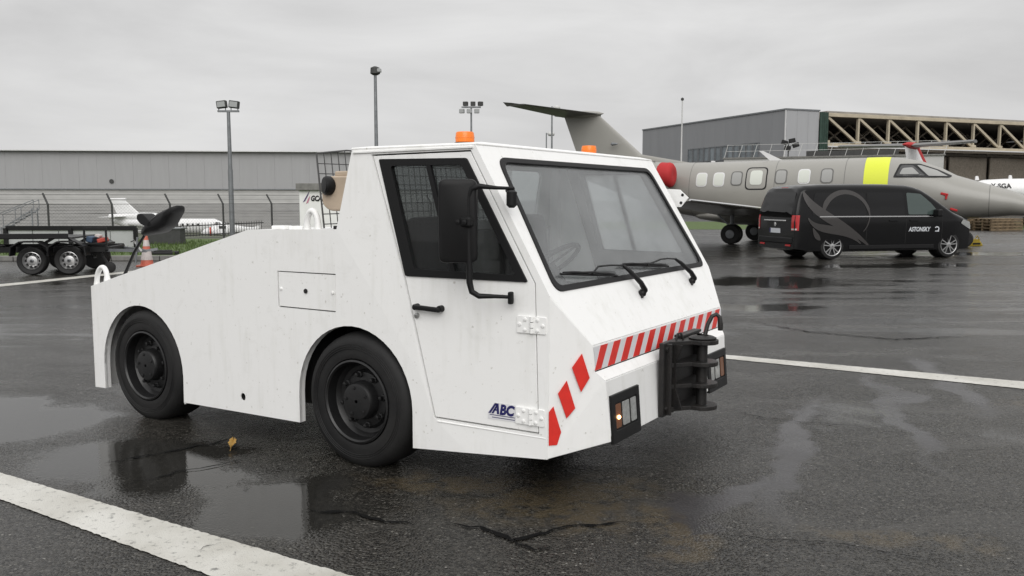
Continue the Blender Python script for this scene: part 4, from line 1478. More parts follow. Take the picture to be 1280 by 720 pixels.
# ================================================================== trailer, cone and bits at left
def trailer():
    d = 17.2
    o = gnd(62, 344)
    t = thing('flatbed_trailer', (o.x, o.y, 0), radians(8), 'black twin-axle trailer with silver wheel rims beside the verge', 'trailer')
    r = .285
    for i, wx in enumerate((-.345, .36)):
        for sd in (0, 1):
            y = .1 + sd * 1.62
            n = -1 if sd == 0 else 1
            wh = MB().lathe([(r * .60, -.02), (r * .66, .05), (r * .90, .075), (r * .985, .05), (r, .0), (r, -.1), (r * .9, -.15), (.05, -.15)], (wx, y, r), (0, n, 0), 36).build('wheel', 'rubber', t, smooth=35)
            rim = MB().lathe([(r * .63, .045), (r * .60, .05), (r * .56, .0), (r * .46, -.03), (r * .34, .018), (r * .2, .025), (.01, .028)], (wx, y, r), (0, n, 0), 36).build('rim', 'alloy', wh, smooth=35)
            for k in range(10):
                a = 2 * pi * k / 10
                MB().lathe([(.026, 0), (.026, .004), (.001, .0045)], (wx + cos(a) * r * .43, y - n * .012, r + sin(a) * r * .43), (0, n, 0), 8).build('vent_hole', 'dark', rim)
            if sd == 0:
                MB().lathe([(.035, .025), (.035, .05), (.02, .06)], (wx, y, r), (0, n, 0), 12).build('hub_cap', 'galv', rim, smooth=35)
    # angular mudguards over each wheel
    for sd in (0, 1):
        for wx in (-.345, .36):
            pts = [(-.36, .42), (-.34, .60), (-.17, .70), (.17, .70), (.34, .60), (.36, .42)]
            for (a, b) in zip(pts[:-1], pts[1:]):
                MB().bar((wx + a[0], .06 + sd * 1.64, a[1] - .03), (wx + b[0], .06 + sd * 1.64, b[1] - .03), .26, .025).build('mudguard_plate', 'black', t)
    # chassis rails, bed, side rack
    for y in (.30, 1.50):
        MB().box((-.75, y, .50), (3.5, .07, .12)).build('chassis_rail', 'black', t, bevel=.006, seg=1)
    for x in (-2.3, -1.4, 0, 1.0):
        MB().box((x, .9, .50), (.06, 1.14, .08)).build('cross_member', 'black', t)
    for k in range(9):
        MB().box((-2.3 + k * .32, .9, .735), (.30, 1.5, .035)).build('deck_plank', 'fence', t)
    MB().box((-1.1, .1, .78), (2.9, .05, .10)).build('side_rail', 'black', t, bevel=.006, seg=1)
    for x in (.62, 1.04):
        MB().box((x, .22, .72), (.035, .035, .46)).build('rack_post', 'black', t)
    MB().box((.83, .22, .93), (.46, .04, .04)).build('rack_rail', 'black', t)
    MB().box((.83, .45, .62), (.46, .55, .03)).build('rack_floor', 'black', t)
    MB().box((.70, .42, .70), (.13, .34, .12), Matrix.Rotation(.2, 3, 'Y')).build('tool_box', 'blue', t, bevel=.02)
    MB().box((.92, .40, .68), (.15, .3, .09), Matrix.Rotation(-.25, 3, 'Y')).build('strap_box', 'redbox', t, bevel=.02)
    MB().box((.84, .40, .77), (.10, .2, .05), Matrix.Rotation(.3, 3, 'Y')).build('spare_lamp', 'conewhite', t, bevel=.01)
    # drawbar and jockey wheel
    for y in (.32, 1.48):
        MB().bar((.95, y, .48), (1.62, .9, .42), .04, .06).build('drawbar', 'galv', t)
    MB().bar((1.58, .9, .42), (1.86, .9, .46), .05, .05).build('coupling', 'galv', t)
    MB().tube([(1.44, .75, .16), (1.50, .75, .72)], .022, 10).build('jockey_post', 'galv', t, smooth=40)
    MB().bar((1.36, .75, .62), (1.52, .75, .70), .02).build('crank', 'black', t)
    MB().bar((1.56, .8, .42), (1.40, .8, .66), .03).build('brake_lever', 'polewhite', t)
    MB().lathe([(.02, -.05), (.09, -.05), (.115, -.03), (.115, .03), (.09, .05), (.02, .05)], (1.02, .42, .115), (0, 1, 0), 22, True).build('jockey_wheel', 'rubber', t, smooth=40)
    MB().bar((1.02, .42, .12), (.82, .42, .5), .04).build('jockey_arm', 'black', t)


trailer()


def low_barrier():
    d = 24.5
    a, b = at(8, 285, d), at(170, 285, d)
    L = (b - a).to_2d().length
    t = thing('panel_barrier', (a.x, a.y, .1), 0, 'pale low panel wall with black top rail behind the trailer', 'barrier')
    z = a.z - .1
    MB().box((L / 2, 0, z), (L, .1, .12)).build('top_rail', 'black', t)
    n = 5
    for i in range(n):
        MB().box((L * (i + .5) / n, .02, z / 2 + .02), (L / n - .02, .05, z - .10)).build('panel', 'panelgrey', t, bevel=.006, seg=1)
    for x in (0, L * .5, L):
        MB().box((x, -.04, z / 2), (.1, .1, z)).build('post', 'black', t)


low_barrier()


def boarding_steps():
    d = 48
    p = at(30, 286, d)
    g = terrain(p.x, p.y)
    t = thing('boarding_steps', (p.x, p.y, g), radians(10), 'grey wheeled boarding steps behind the fence at the left edge', 'steps')
    z = p.z - g
    n = 6
    for i in range(n):
        MB().box((-1.0 + i * .28, 0, z + .0 + i * .18), (.26, .8, .04)).build('step', 'galv', t)
    for y in (-.42, .42):
        MB().bar((-1.2, y, z - .1), (.7, y, z + 1.1), .06).build('stringer', 'galv', t)
        MB().bar((-1.2, y, z + .8), (.7, y, z + 1.6), .04).build('handrail', 'galv', t)
        for q in (0, .5, 1):
            x = -1.2 + 1.9 * q
            MB().bar((x, y, z - .1 + 1.2 * q), (x, y, z + .8 + .8 * q), .035).build('baluster', 'galv', t)
        for x in (-1.0, .6):
            MB().bar((x, y, 0), (x, y, z + .1 + (x + 1) * .65), .06).build('leg', 'galv', t)


boarding_steps()


def cone():
    p = gnd(184, 333)
    t = thing('traffic_cone', p, 0, 'orange and white striped traffic cone standing before the grass verge', 'cone')
    MB().prism([(q[0], q[1], .002) for q in rounded([(-.19, -.19), (.19, -.19), (.19, .19), (-.19, .19)], .05)], (0, 0, .035)).build('base', 'coneorange', t, bevel=.006)
    zs = [.037, .15, .36, .46, .60, .72]
    rad = lambda z: .150 - .165 * z
    for k, (a, b) in enumerate(zip(zs[:-1], zs[1:])):
        e = .0 if k % 2 == 0 else .003
        MB().lathe([(rad(a) + e, a), (rad(b) + e, b)], (0, 0, 0), (0, 0, 1), 24).build('band', 'conewhite' if k % 2 else 'coneorange', t, smooth=40)
    MB().lathe([(.035, .715), (.028, .74), (.018, .74)], (0, 0, 0), (0, 0, 1), 20).build('tip', 'coneorange', t, smooth=40)


cone()
p = gnd(209, 323)
t = thing('ballast_block', (p.x, p.y - .25, 0), radians(4), 'low black rubber ballast block right of the traffic cone', 'block')
MB().box((0, 0, .10), (.72, .34, .20)).build('body', 'rubber', t, bevel=.03)
MB().box((0, 0, .215), (.42, .16, .03)).build('handle', 'plastic', t, bevel=.01)
p = at(207, 300, 27)
t = thing('ground_cabinet', (p.x, p.y, .1), 0, 'small grey ground cabinet by the picket fence', 'cabinet')
MB().box((0, 0, .25), (1.1, .45, .5)).build('body', 'fence', t, bevel=.02)
MB().box((0, 0, .52), (1.18, .52, .05)).build('lid', 'galv', t, bevel=.01)


# yellow wheel chock by the van and pallets under the jet nose
p = gnd(1216, 307)
t = thing('wheel_chock', (p.x, p.y, 0), radians(15), 'small yellow wheel chock on the ground before the van nose', 'chock')
MB().prism([(-.28, -.15, 0), (.28, -.15, 0), (.10, -.15, .22), (-.10, -.15, .22)], (0, .3, 0)).build('body', 'chock', t, bevel=.015)
MB().tube([(-.1, -.16, .2), (0, -.17, .34), (.1, -.16, .2)], .015, 6).build('handle', 'chock', t)
MB().box((0, -.155, .07), (.3, .01, .06)).build('marking', 'black', t)
for i, (px, d, lab) in enumerate(((1196, 44, 'left one of two low weathered pallet stacks beneath the jet nose'), (1248, 43, 'right one of two low weathered pallet stacks beneath the jet nose'))):
    p = at(px, 270, d)
    t = thing('pallet_stack', (p.x, p.y, 0), radians(10 + 8 * i), lab, 'pallets', 'pallet stacks beneath the jet nose')
    for k in range(4):
        z = k * .15
        for b in range(3):
            MB().box((0, -.5 + b * .5, z + .05), (2.0, .1, .09)).build('bearer', 'wood', t)
        for b in range(7):
            MB().box((-.93 + b * .31, 0, z + .12 + .002), (.2, 1.15, .028)).build('board', 'wood', t)


# fallen leaf
def leaf():
    p = gnd(290.5, 560)
    t = thing('fallen_leaf', (p.x, p.y, .006), radians(100), 'single curled yellow brown leaf on the wet asphalt', 'leaf')
    mb = MB()
    n = 9
    rows = []
    for i in range(n):
        s = i / (n - 1)
        w = .022 * sin(pi * (s * .92 + .04)) ** .7 * (1 + .25 * sin(i * 2.4))
        z = .010 + .016 * s * s
        rows.append([(.13 * s - .06, -w, z + .016), (.13 * s - .06, 0, z), (.13 * s - .06, w, z + .020)])
    mb.loft(rows, caps=False, closed=False)
    o = mb.build('blade', 'leaf', t, smooth=80)
    md = o.modifiers.new('thick', 'SOLIDIFY')
    md.thickness = .0012
    MB().tube([(-.095, 0, .004), (-.06, 0, .011), (.05, 0, .022)], .0016, 5).build('stalk', 'leaf', t)


leaf()


# ================================================================== van
def van():
    rw = Vector((8.06, 21.65, 0))
    ang = radians(13.5)
    t = thing('passenger_van', rw + Vector((-sin(ang), cos(ang), 0)) * .93, ang, 'black passenger van with grey swoosh on its side, parked by the grey jet', 'van')
    # local: x forward from the rear axle, y left; near side is the right side, y = -Y(x, z)
    WB = 3.43
    xr, xf = -1.05, WB + .90
    top = [(-1.05, 1.02), (-1.02, 1.30), (-.93, 1.62), (-.86, 1.78), (-.72, 1.855), (-.3, 1.89), (.6, 1.905), (1.6, 1.905), (2.2, 1.885), (2.52, 1.83), (2.72, 1.74), (3.0, 1.56), (3.3, 1.36), (3.52, 1.22), (3.62, 1.175), (3.9, 1.09), (4.12, .99), (4.25, .86), (4.31, .70), (4.33, .55)]

    def topz(x):
        for a, b in zip(top[:-1], top[1:]):
            if a[0] <= x <= b[0]:
                return a[1] + (b[1] - a[1]) * (x - a[0]) / (b[0] - a[0])
        return top[-1][1] if x > top[-1][0] else top[0][1]

    def plan(x):
        """half width at belt"""
        f = 1 - .16 * sstep(3.3, 4.33, x) ** 1.6 - .25 * sstep(4.1, 4.33, x) ** 2
        r = 1 - .05 * sstep(-.6, -1.05, x) - .03 * sstep(-.95, -1.05, x)
        return .962 * f * r

    def hw(x, z):
        w = plan(x)
        if z > 1.02:
            u = (z - 1.02) / .87
            w *= 1 - .165 * u ** 1.25
        else:
            u = (1.02 - z) / .75
            w *= 1 - .035 * u * u
        return w

    stations = [-1.05, -1.035, -1.0, -.93, -.86, -.72, -.5, -.3, 0, .3, .6, 1.1, 1.6, 2.0, 2.2, 2.4, 2.6, 2.8, 3.0, 3.2, 3.4, 3.55, 3.7, 3.9, 4.05, 4.15, 4.25, 4.30, 4.33]
    rings = []
    for x in stations:
        zt = topz(x)
        zb = .22 + .06 * sstep(-.6, -1.05, x) + .04 * sstep(4.0, 4.33, x)
        r = []
        nz = 12
        half = []
        rr = min(.14, (zt - zb) * .35)
        for k in range(nz + 1):
            z = zb + (zt - rr - zb) * k / nz
            half.append((hw(x, z), z))
        w0 = half[-1][0]
        for k in range(1, 6):
            a = pi / 2 * k / 5
            half.append((w0 - rr * 1.5 * (1 - cos(a)), zt - rr + rr * sin(a)))
        half.append((w0 * .35, zt + .012))
        half = [(half[0][0] * .8, zb - .02)] + half
        ringpts = [(x, -y, z) for y, z in half] + [(x, y, z) for y, z in reversed(half)]
        rings.append(ringpts)
    body = MB().loft(rings).build('body', 'vanblack', t, smooth=38)
    # wheel arches cut out of the body
    r_arch = .385
    for wx in (0, WB):
        cut = MB().lathe([(r_arch, -1.2), (r_arch, -.62)], (wx, 0, .345), (0, 1, 0), 40, True)
        cut.lathe([(r_arch, .62), (r_arch, 1.2)], (wx, 0, .345), (0, 1, 0), 40, True)
        co = cut.build('arch_cutter', 'dark')
        md = body.modifiers.new('arch', 'BOOLEAN')
        md.operation = 'DIFFERENCE'
        md.solver = 'EXACT'
        md.object = co
        bpy.context.view_layer.update()
        dg = bpy.context.evaluated_depsgraph_get()
        me = bpy.data.meshes.new_from_object(body.evaluated_get(dg))
        body.modifiers.clear()
        body.data = me
        bpy.data.objects.remove(co)
    for p in body.data.polygons:
        p.use_smooth = True
    body.data.set_sharp_from_angle(angle=radians(38))

    def side(loop, off=.006, sd=-1, sub=True):
        """(x, z) polygon laid on the van side"""
        mb = MB()
        n = len(loop)
        cx_ = sum(p[0] for p in loop) / n
        cz_ = sum(p[1] for p in loop) / n
        fr = (1, .6, .25) if sub else (1,)
        vs = [(cx_ + (p[0] - cx_) * f, sd * (hw(cx_ + (p[0] - cx_) * f, cz_ + (p[1] - cz_) * f) + off), cz_ + (p[1] - cz_) * f) for f in fr for p in loop]
        fs = [(r * n + k, r * n + (k + 1) % n, (r + 1) * n + (k + 1) % n, (r + 1) * n + k) for r in range(len(fr) - 1) for k in range(n)]
        fs.append(tuple((len(fr) - 1) * n + k for k in range(n)))
        return mb.add(vs, fs)

    def ribbon(cen, wid, off):
        """band along a (x, z) path on the near side"""
        mb = MB()
        vs = []
        for i, (p, w) in enumerate(zip(cen, wid)):
            a, b = Vector(cen[max(0, i - 1)]), Vector(cen[min(len(cen) - 1, i + 1)])
            d = (b - a).normalized()
            nrm = Vector((-d.y, d.x))
            for q in (-1, -.33, .33, 1):
                v = Vector(p) + nrm * w * q / 2
                vs.append((v.x, -(hw(v.x, v.y) + off), v.y))
        mb.add(vs, [(4 * i + k, 4 * i + k + 1, 4 * i + 5 + k, 4 * i + 4 + k) for i in range(len(cen) - 1) for k in range(3)])
        return mb

    # side glazing on both sides
    for sd in (-1, 1):
        side(rounded([(-.62, 1.12), (.92, 1.12), (.92, 1.68), (-.50, 1.68)], .08), .006, sd).build('rear_quarter_glass', 'vanglass', t, smooth=40)
        side(rounded([(.98, 1.12), (2.06, 1.12), (2.04, 1.69), (.98, 1.69)], .06), .006, sd).build('sliding_door_glass', 'vanglass', t, smooth=40)
        side(rounded([(2.16, 1.13), (3.12, 1.13), (2.86, 1.42), (2.56, 1.66), (2.14, 1.69)], .05), .006, sd).build('front_door_glass', 'vanwindow', t, smooth=40)
        mb = MB()
        mb.box((1.25, sd * (hw(1.2, 1.09) + .008), 1.085), (3.3, .012, .026))
        mb.build('chrome_strip', 'chrome', t)
        # door shut lines
        for x in (.95, 2.10, 3.18):
            mb = MB()
            for k in range(8):
                z0, z1 = .38 + k * .088, .38 + (k + 1) * .088
                mb.add([(x, sd * (hw(x, z0) + .002), z0), (x + .012, sd * (hw(x, z0) + .002), z0), (x + .012, sd * (hw(x, z1) + .002), z1), (x, sd * (hw(x, z1) + .002), z1)], [(0, 1, 2, 3)])
            mb.build('shut_line', 'dark', t)
        for x in (1.72, 2.32):
            MB().box((x, sd * (hw(x, .98) + .012), .975), (.24, .03, .035)).build('door_handle', 'vanblack', t, bevel=.008)
        MB().box((1.72, sd * (hw(1.7, .3) + .004), .31), (2.5, .03, .10)).build('sill', 'plastic', t, bevel=.01)
        # mirrors
        mm = MB().box((2.96, sd * 1.06, 1.17), (.15, .22, .19)).build('wing_mirror', 'plastic', t, bevel=.04, seg=3)
        MB().bar((3.0, sd * .93, 1.10), (2.97, sd * 1.02, 1.12), .05).build('mirror_arm', 'plastic', mm)
        # wheels
        for wx in (0, WB):
            r = .345
            y = sd * .80
            wh = MB().lathe([(r * .70, .13), (r * .74, .145), (r * .93, .135), (r, .09), (r, -.09), (r * .8, -.12), (.05, -.12)], (wx, y, r), (0, sd, 0), 44).build('wheel', 'rubber', t, smooth=35)
            MB().lathe([(r * .72, .12), (r * .68, .10), (.02, .06)], (wx, y, r), (0, sd, 0), 40).build('rim', 'rimblack', wh, smooth=35)
            MB().lathe([(r * .735, .135), (r * .72, .147), (r * .68, .142), (r * .675, .10)], (wx, y, r), (0, sd, 0), 44).build('rim_lip', 'alloy', wh, smooth=60)
            for k in range(5):
                for e in (-.13, .13):
                    a = 2 * pi * k / 5 + .3
                    c0 = Vector((wx + cos(a + e * 1.4) * .055, y + sd * .128, r + sin(a + e * 1.4) * .055))
                    c1 = Vector((wx + cos(a + e * 1.65) * r * .69, y + sd * .135, r + sin(a + e * 1.65) * r * .69))
                    MB().bar(c0, c1, .024, .022).build('spoke', 'alloy', wh)
            MB().lathe([(.07, .12), (.065, .142), (.01, .148)], (wx, y, r), (0, sd, 0), 18).build('hub_cap', 'alloy', wh, smooth=35)
            MB().lathe([(.37, -.08), (.37, -.02), (.01, -.02)], (wx, y - sd * .13, r), (0, sd, 0), 24).build('wheel_well', 'dark', t)
    MB().box((1.7, 0, .26), (4.6, 1.3, .16)).build('underbody', 'dark', t)
    # windscreen
    ws = []
    for x in (2.66, 2.85, 3.05, 3.25, 3.46):
        zt = topz(x) + .012
        w = hw(x, zt) * .86
        ws.append([(x + .02, -w, zt - .035), (x + .02, -w * .5, zt + .006), (x + .02, w * .5, zt + .006), (x + .02, w, zt - .035)])
    MB().loft(ws, caps=False, closed=False).build('windscreen', 'vanglass', t, smooth=60)
    # head lamps
    for sd in (-1, 1):
        side(rounded([(3.78, .90), (4.20, .72), (4.25, .80), (4.10, .94), (3.86, 1.0)], .03), .012, sd).build('headlamp', 'lens', t, smooth=40)
    # rear: tailgate glass, lamps, plate, bumper
    xr_ = lambda z: [a[0] + (b[0] - a[0]) * (z - a[1]) / (b[1] - a[1]) for a, b in zip(top[:-1], top[1:]) if a[1] <= z <= b[1]][0] if z > 1.02 else -1.05

    def rear(y0, y1, z0, z1, off, name, mat, rd=.05, par=None):
        loop = rounded([(y0, z0), (y1, z0), (y1 * .97, z1), (y0 * .97, z1)], rd)
        mb = MB()
        vs = []
        n = len(loop)
        cy, cz = (y0 + y1) / 2, (z0 + z1) / 2
        fr = (1, .66, .33)
        for f in fr:
            for (y, z) in loop:
                yy, zz = cy + (y - cy) * f, cz + (z - cz) * f
                vs.append((xr_(zz) - off, yy, zz))
        fs = [(r * n + k, r * n + (k + 1) % n, (r + 1) * n + (k + 1) % n, (r + 1) * n + k) for r in range(2) for k in range(n)]
        fs.append(tuple(2 * n + k for k in range(n)))
        return mb.add(vs, fs).build(name, mat, par or t, smooth=40)
    rear(-.74, .74, 1.06, 1.70, .008, 'tailgate_glass', 'vanglass', .08)
    tg = MB().box((-1.068, 0, .98), (.04, 1.05, .035)).build('tailgate_trim', 'chrome', t, bevel=.008)
    rear(-.26, .26, .66, .78, .012, 'number_plate', 'plate', .01)
    MB().box((-1.066, .235, .72), (.006, .045, .11)).build('plate_strip', 'navy', t)
    MB().lathe([(.05, 0), (.055, .008), (.01, .012)], (-1.055, 0, .88), (-1, 0, 0), 20).build('badge', 'chrome', t, smooth=35)
    for sd in (-1, 1):
        mb = MB()
        cols = []
        for z in (.74, .82, .92, 1.02, 1.12):
            x0 = xr_(z)
            w = .90
            cols.append([(x0 - .010, sd * .76, z), (x0 - .012, sd * .83, z), (x0 + .015, sd * (hw(x0 + .03, z) - .01), z), (x0 + .06, sd * (hw(x0 + .06, z) + .010), z), (x0 + .10 + .04 * (z - .74), sd * (hw(x0 + .10, z) + .010), z)])
        lamp = mb.loft(cols, caps=False, closed=False).build('tail_lamp', 'redlamp', t, smooth=50)
        mb = MB()
        cols = [[(xr_(z) - .014, sd * .765, z), (xr_(z) - .014, sd * .83, z), (xr_(z) + .012, sd * (hw(xr_(z) + .03, z) - .004), z), (xr_(z) + .05, sd * (hw(xr_(z) + .06, z) + .014), z)] for z in (.75, .79)]
        mb.loft(cols, caps=False, closed=False).build('reverse_lens', 'conewhite', lamp, smooth=50)
        MB().box((-1.06, sd * .62, .36), (.03, .22, .05)).build('rear_reflector', 'redlamp', t, bevel=.01)
    MB().box((-1.04, 0, .48), (.07, 1.62, .16)).build('rear_bumper', 'plastic', t, bevel=.03, seg=3)
    MB().box((-.80, 0, 1.815), (.05, .30, .02)).build('brake_light', 'redlamp', t, bevel=.006)
    # grey swoosh graphic on the near side (flat film)
    def bez(p, n=22):
        res = []
        for i in range(n):
            u = i / (n - 1)
            res.append(tuple(sum((c * ((1 - u) ** (3 - k)) * u ** k * w for k, (c, w) in enumerate(zip([q[j] for q in p], (1, 3, 3, 1))))) for j in (0, 1)))
        return res
    pth = bez([(-.80, 1.70), (-.62, 1.10), (.30, .95), (1.02, .36)])
    ribbon(pth, [.05 + .20 * sin(pi * (i / 21) ** .8) for i in range(22)], .010).build('swoosh_film', 'vangrey', t)
    pth = bez([(-.72, 1.05), (-.45, .62), (.20, .92), (.80, .40)])
    ribbon(pth, [.03 + .17 * sin(pi * (i / 21)) for i in range(22)], .013).build('swoosh_film', 'vangrey', t)
    pth = bez([(-.58, .80), (-.50, .62), (-.42, .55), (-.36, .50)])
    ribbon(pth, [.03 + .10 * sin(pi * (i / 21)) for i in range(22)], .012).build('swoosh_film', 'vangrey', t)
    pth = [(.36 + .66 * cos(a), 1.10 + .60 * sin(a)) for a in [pi * .93 - (pi * 1.16) * i / 29 for i in range(30)]]
    ribbon(pth, [.055 + .09 * (1 - i / 29) * min(1, i / 4 + .3) if i < 22 else .05 - .03 * (i - 22) / 7 for i in range(30)], .011).build('swoosh_film', 'vangrey', t)
    text('lettering', 'ASTONSKY', .155, (2.18, -(hw(2.6, .76) + .012), .70), (1, 0, 0), (0, -.035, 1), 'plate', t, .005, .15, xs=.80)
    em = MB()
    cen = [(3.02 + .06 * cos(a), .755 + .055 * sin(a)) for a in [2.6 - 4.2 * i / 11 for i in range(12)]] + [(2.97, .70), (3.09, .70)]
    ribbon(cen, [.03] * len(cen), .013).build('emblem', 'plate', t)


van()


# ================================================================== aircraft tug
O = Vector((-0.8327, 4.7103, 0))
TA = radians(-32.9)
Fv = Vector((cos(TA), sin(TA), 0))
Wv = Vector((-sin(TA), cos(TA), 0))
WD = 2.24
CU, CW = -.6, WD / 2
root_loc = O + Fv * CU + Wv * CW


def tug():
    t = thing('aircraft_tug', root_loc, TA, 'white aircraft tow tractor with red striped nose and black front hitch', 'tow tractor')

    def X(u, w, z):
        return (u - CU, w - CW, z)

    def mir(w, far):
        return WD - w if far else w

    def side_w(u, z):
        return max(0.0, .025 * (z - 1.11 + 1.3 * u))

    ARC_R = [(-2.03 + .445 * cos(a), .34 + .445 * sin(a)) for a in [pi - pi * i / 22 for i in range(23)]]
    ARC_F = [(-.073 + .43 * cos(a), .37 + .43 * sin(a)) for a in [pi - pi * i / 22 for i in range(23)]]
    TH = .022
    # ---------- hull
    for far in (False, True):
        sgn = -1 if far else 1
        outer = [(-2.60, .155), (-2.475, .16)] + ARC_R + [(-1.588, .17), (-.503, .19)] + ARC_F + [(.357, .172), (.42, .178), (.42, .564), (-.175, 1.337), (-.907, 1.322), (-2.595, .888)]
        outer = outer[::-1]
        holes = [[(-1.0 + .022 * cos(a), .282 + .024 * sin(a)) for a in [2 * pi * k / 18 for k in range(18)]]]
        holes.append([(-.662, .868), (-.194, .868), (-.188, 1.087), (-.662, 1.084)])
        mb = MB().plate(outer, holes, lambda a, b: X(a, mir(0, far), b), (0, sgn * TH, 0))
        h = mb.build('hull_side', 'white', t, weld=True)
        # flange round the wheel openings
        for arc, lo in ((ARC_R, .16), (ARC_F, .19)):
            m = MB()
            pts = [(arc[0][0], lo)] + arc + [(arc[-1][0], lo)]
            rings = []
            for (u, z) in pts:
                cxx = (arc[0][0] + arc[-1][0]) / 2
                czz = .34 if arc is ARC_R else .37
                d = Vector((u - cxx, max(0, z - czz)))
                if d.length:
                    d.normalize()
                rings.append([X(u + d.x * 0, mir(.001, far), z), X(u, mir(.045, far), z), X(u + d.x * .008, mir(.045, far), z + d.y * .008), X(u + d.x * .008, mir(.001, far), z + d.y * .008)])
            m.loft(rings)
            m.build('arch_flange', 'white', h, smooth=40)
        # access panel with key hole and screws
        pn = MB().plate([(-.655, .875), (-.198, .875), (-.194, 1.080), (-.656, 1.078)], [], lambda a, b: X(a, mir(.003, far), b), (0, sgn * .012, 0)).build('access_panel', 'white', t, bevel=.002)
        MB().box(X(-.425, mir(.03, far), .977), (.5, .02, .24)).build('panel_seat', 'gap', h)
        MB().lathe([(.014, .0), (.014, .005), (.001, .006)], X(-.429, mir(.002, far), .976), (0, -sgn, 0), 14).build('key_hole', 'dark', pn)
        for u in (-.635, -.216):
            MB().lathe([(.010, .0), (.009, .006), (.001, .008)], X(u, mir(.003, far), .978), (0, -sgn, 0), 12).build('screw', 'white', pn, smooth=40)
        MB().lathe([(.021, 0), (.021, .05), (.001, .051)], X(-1.0, mir(.004, far), .282), (0, sgn, 0), 18).build('drain_recess', 'dark', h)
    # deck, slope, tail plate
    inset = .0215
    MB().prism([X(-.907, inset, 1.300), X(-.907, inset, 1.321), X(-.145, inset, 1.336), X(-.145, inset, 1.315)], (0, WD - 2 * inset, 0)).build('deck', 'white', t, bevel=.003)
    MB().prism([X(-2.585, inset, .862), X(-2.590, inset, .884), X(-.915, inset, 1.316), X(-.909, inset, 1.297)], (0, WD - 2 * inset, 0)).build('rear_slope', 'white', t, bevel=.003)
    MB().prism([X(-2.598, inset, .157), X(-2.598, inset, .880), X(-2.572, inset, .86), X(-2.572, inset, .157)], (0, WD - 2 * inset, 0)).build('tail_plate', 'white', t, bevel=.003)
    # deck fittings: hinges, black strip
    for u in (-.70, -.55):
        MB().box(X(u, .08, 1.337), (.11, .07, .022)).build('deck_hinge', 'white', t, bevel=.006)
    MB().box(X(-.19, .25, 1.345), (.10, .42, .02)).build('deck_strip', 'black', t, bevel=.004)
    # chassis inside, dark
    m = MB().box(X(-1.02, CW, .62), (.92, 1.9, .72))
    m.box(X(-1.05, CW, .58), (3.0, 1.30, .60))
    m.box(X(.75, CW, .42), (.72, 1.9, .36))
    m.build('chassis', 'dark', t)
    for u in (-2.0, -.055):
        MB().tube([X(u, .2, .37), X(u, WD - .2, .37)], .07, 12).build('axle', 'black', t, smooth=40)
    # ---------- wheels
    def wheel(u, far):
        s = 1 if far else -1
        y = WD - .016 if far else .016
        R = .390
        c = X(u, y, .372)
        ty = MB().lathe([(R * .60, -.02), (R * .63, .012), (R * .70, .018), (R * .74, .014), (R * .84, .017), (R * .90, .010), (R * .955, -.008), (R * .985, -.035), (R, -.07), (R, -.20), (R * .97, -.25), (R * .86, -.28), (R * .60, -.27)], c, (0, s, 0), 56).build('wheel', 'rubber', t, smooth=30)
        ty['label'] = 'black rubber tyre on a black steel rim'
        for k in range(3):      # tread grooves seen as thin raised ribs on the shoulder
            rr = R * (.775 + .03 * k)
            MB().lathe([(rr - .002, .0165), (rr, .0195), (rr + .002, .0165)], c, (0, s, 0), 56).build('sidewall_rib', 'rubber', ty, smooth=60)
        MB().lathe([(R * .615, -.03), (R * .61, .016), (R * .585, .020), (R * .565, .010), (R * .55, -.05), (R * .50, -.075), (R * .44, -.08), (R * .40, -.062), (R * .30, -.055), (.01, -.055)], c, (0, s, 0), 48).build('rim', 'rimblack', ty, smooth=28)
        MB().lathe([(R * .29, -.06), (R * .28, -.015), (R * .27, -.002), (R * .255, .008), (R * .235, .010), (.01, .011)], c, (0, s, 0), 36).build('hub', 'rimblack', ty, smooth=28)
        for k in range(8):
            a = 2 * pi * k / 8 + .2
            p = Vector(c) + Vector((cos(a) * R * .375, 0, sin(a) * R * .375))
            MB().lathe([(.020, -.062), (.020, -.048), (.013, -.046), (.012, -.022), (.001, -.020)], p, (0, s, 0), 6).build('wheel_nut', 'rimblack', ty)
        for k in range(5):
            a = 2 * pi * k / 5 + .5
            p = Vector(c) + Vector((cos(a) * R * .20, 0, sin(a) * R * .20))
            MB().lathe([(.010, .008), (.010, .016), (.001, .017)], p, (0, s, 0), 6).build('hub_bolt', 'rimblack', ty)
    for u in (-2.0, -.055):
        for far in (False, True):
            wheel(u, far)
    # ---------- cab shell
    FS = lambda z: .745 + .5945 * (1.778 - z)          # front slope plane
    nose = (FS(.792), .203, .792)
    DOOR = [(.510, .365), (1.130, .367), (1.098, 1.095), (.715, 1.742), (.087, 1.736), (.307, 1.098)]
    DOORG = [(.503, .357), (1.138, .359), (1.106, 1.098), (.720, 1.750), (.077, 1.744), (.298, 1.096)]
    for far in (False, True):
        sgn = -1 if far else 1
        cabw = lambda a, b: X(a, mir(side_w(a, b), far), b)
        outer = [(.42, .564), (.42, .178), (.7162, .204), (1.185, .242), (1.185, 1.038), (FS(1.774), 1.774), (-.06, 1.774), (-.175, 1.337)]
        cs = MB().plate(outer, [DOORG[::-1]], cabw, (0, sgn * .035, 0)).build('cab_side', 'white', t, weld=True)
        # door
        door = MB().plate(DOOR, [[(.318, 1.104), (1.055, 1.107), (.694, 1.706), (.136, 1.713)][::-1]], lambda a, b: X(a, mir(side_w(a, b) + .003, far), b), (0, sgn * .028, 0)).build('door', 'white', t, bevel=.003, weld=True)
        # dark seal behind the door gap
        MB().plate([(.49, .345), (1.15, .347), (1.118, 1.10), (.728, 1.762), (.06, 1.756), (.288, 1.094)], [[(.345, 1.13), (1.03, 1.13), (.684, 1.69), (.17, 1.69)][::-1]], lambda a, b: X(a, mir(side_w(a, b) + .037, far), b), (0, sgn * .012, 0)).build('door_seal', 'gap', cs)
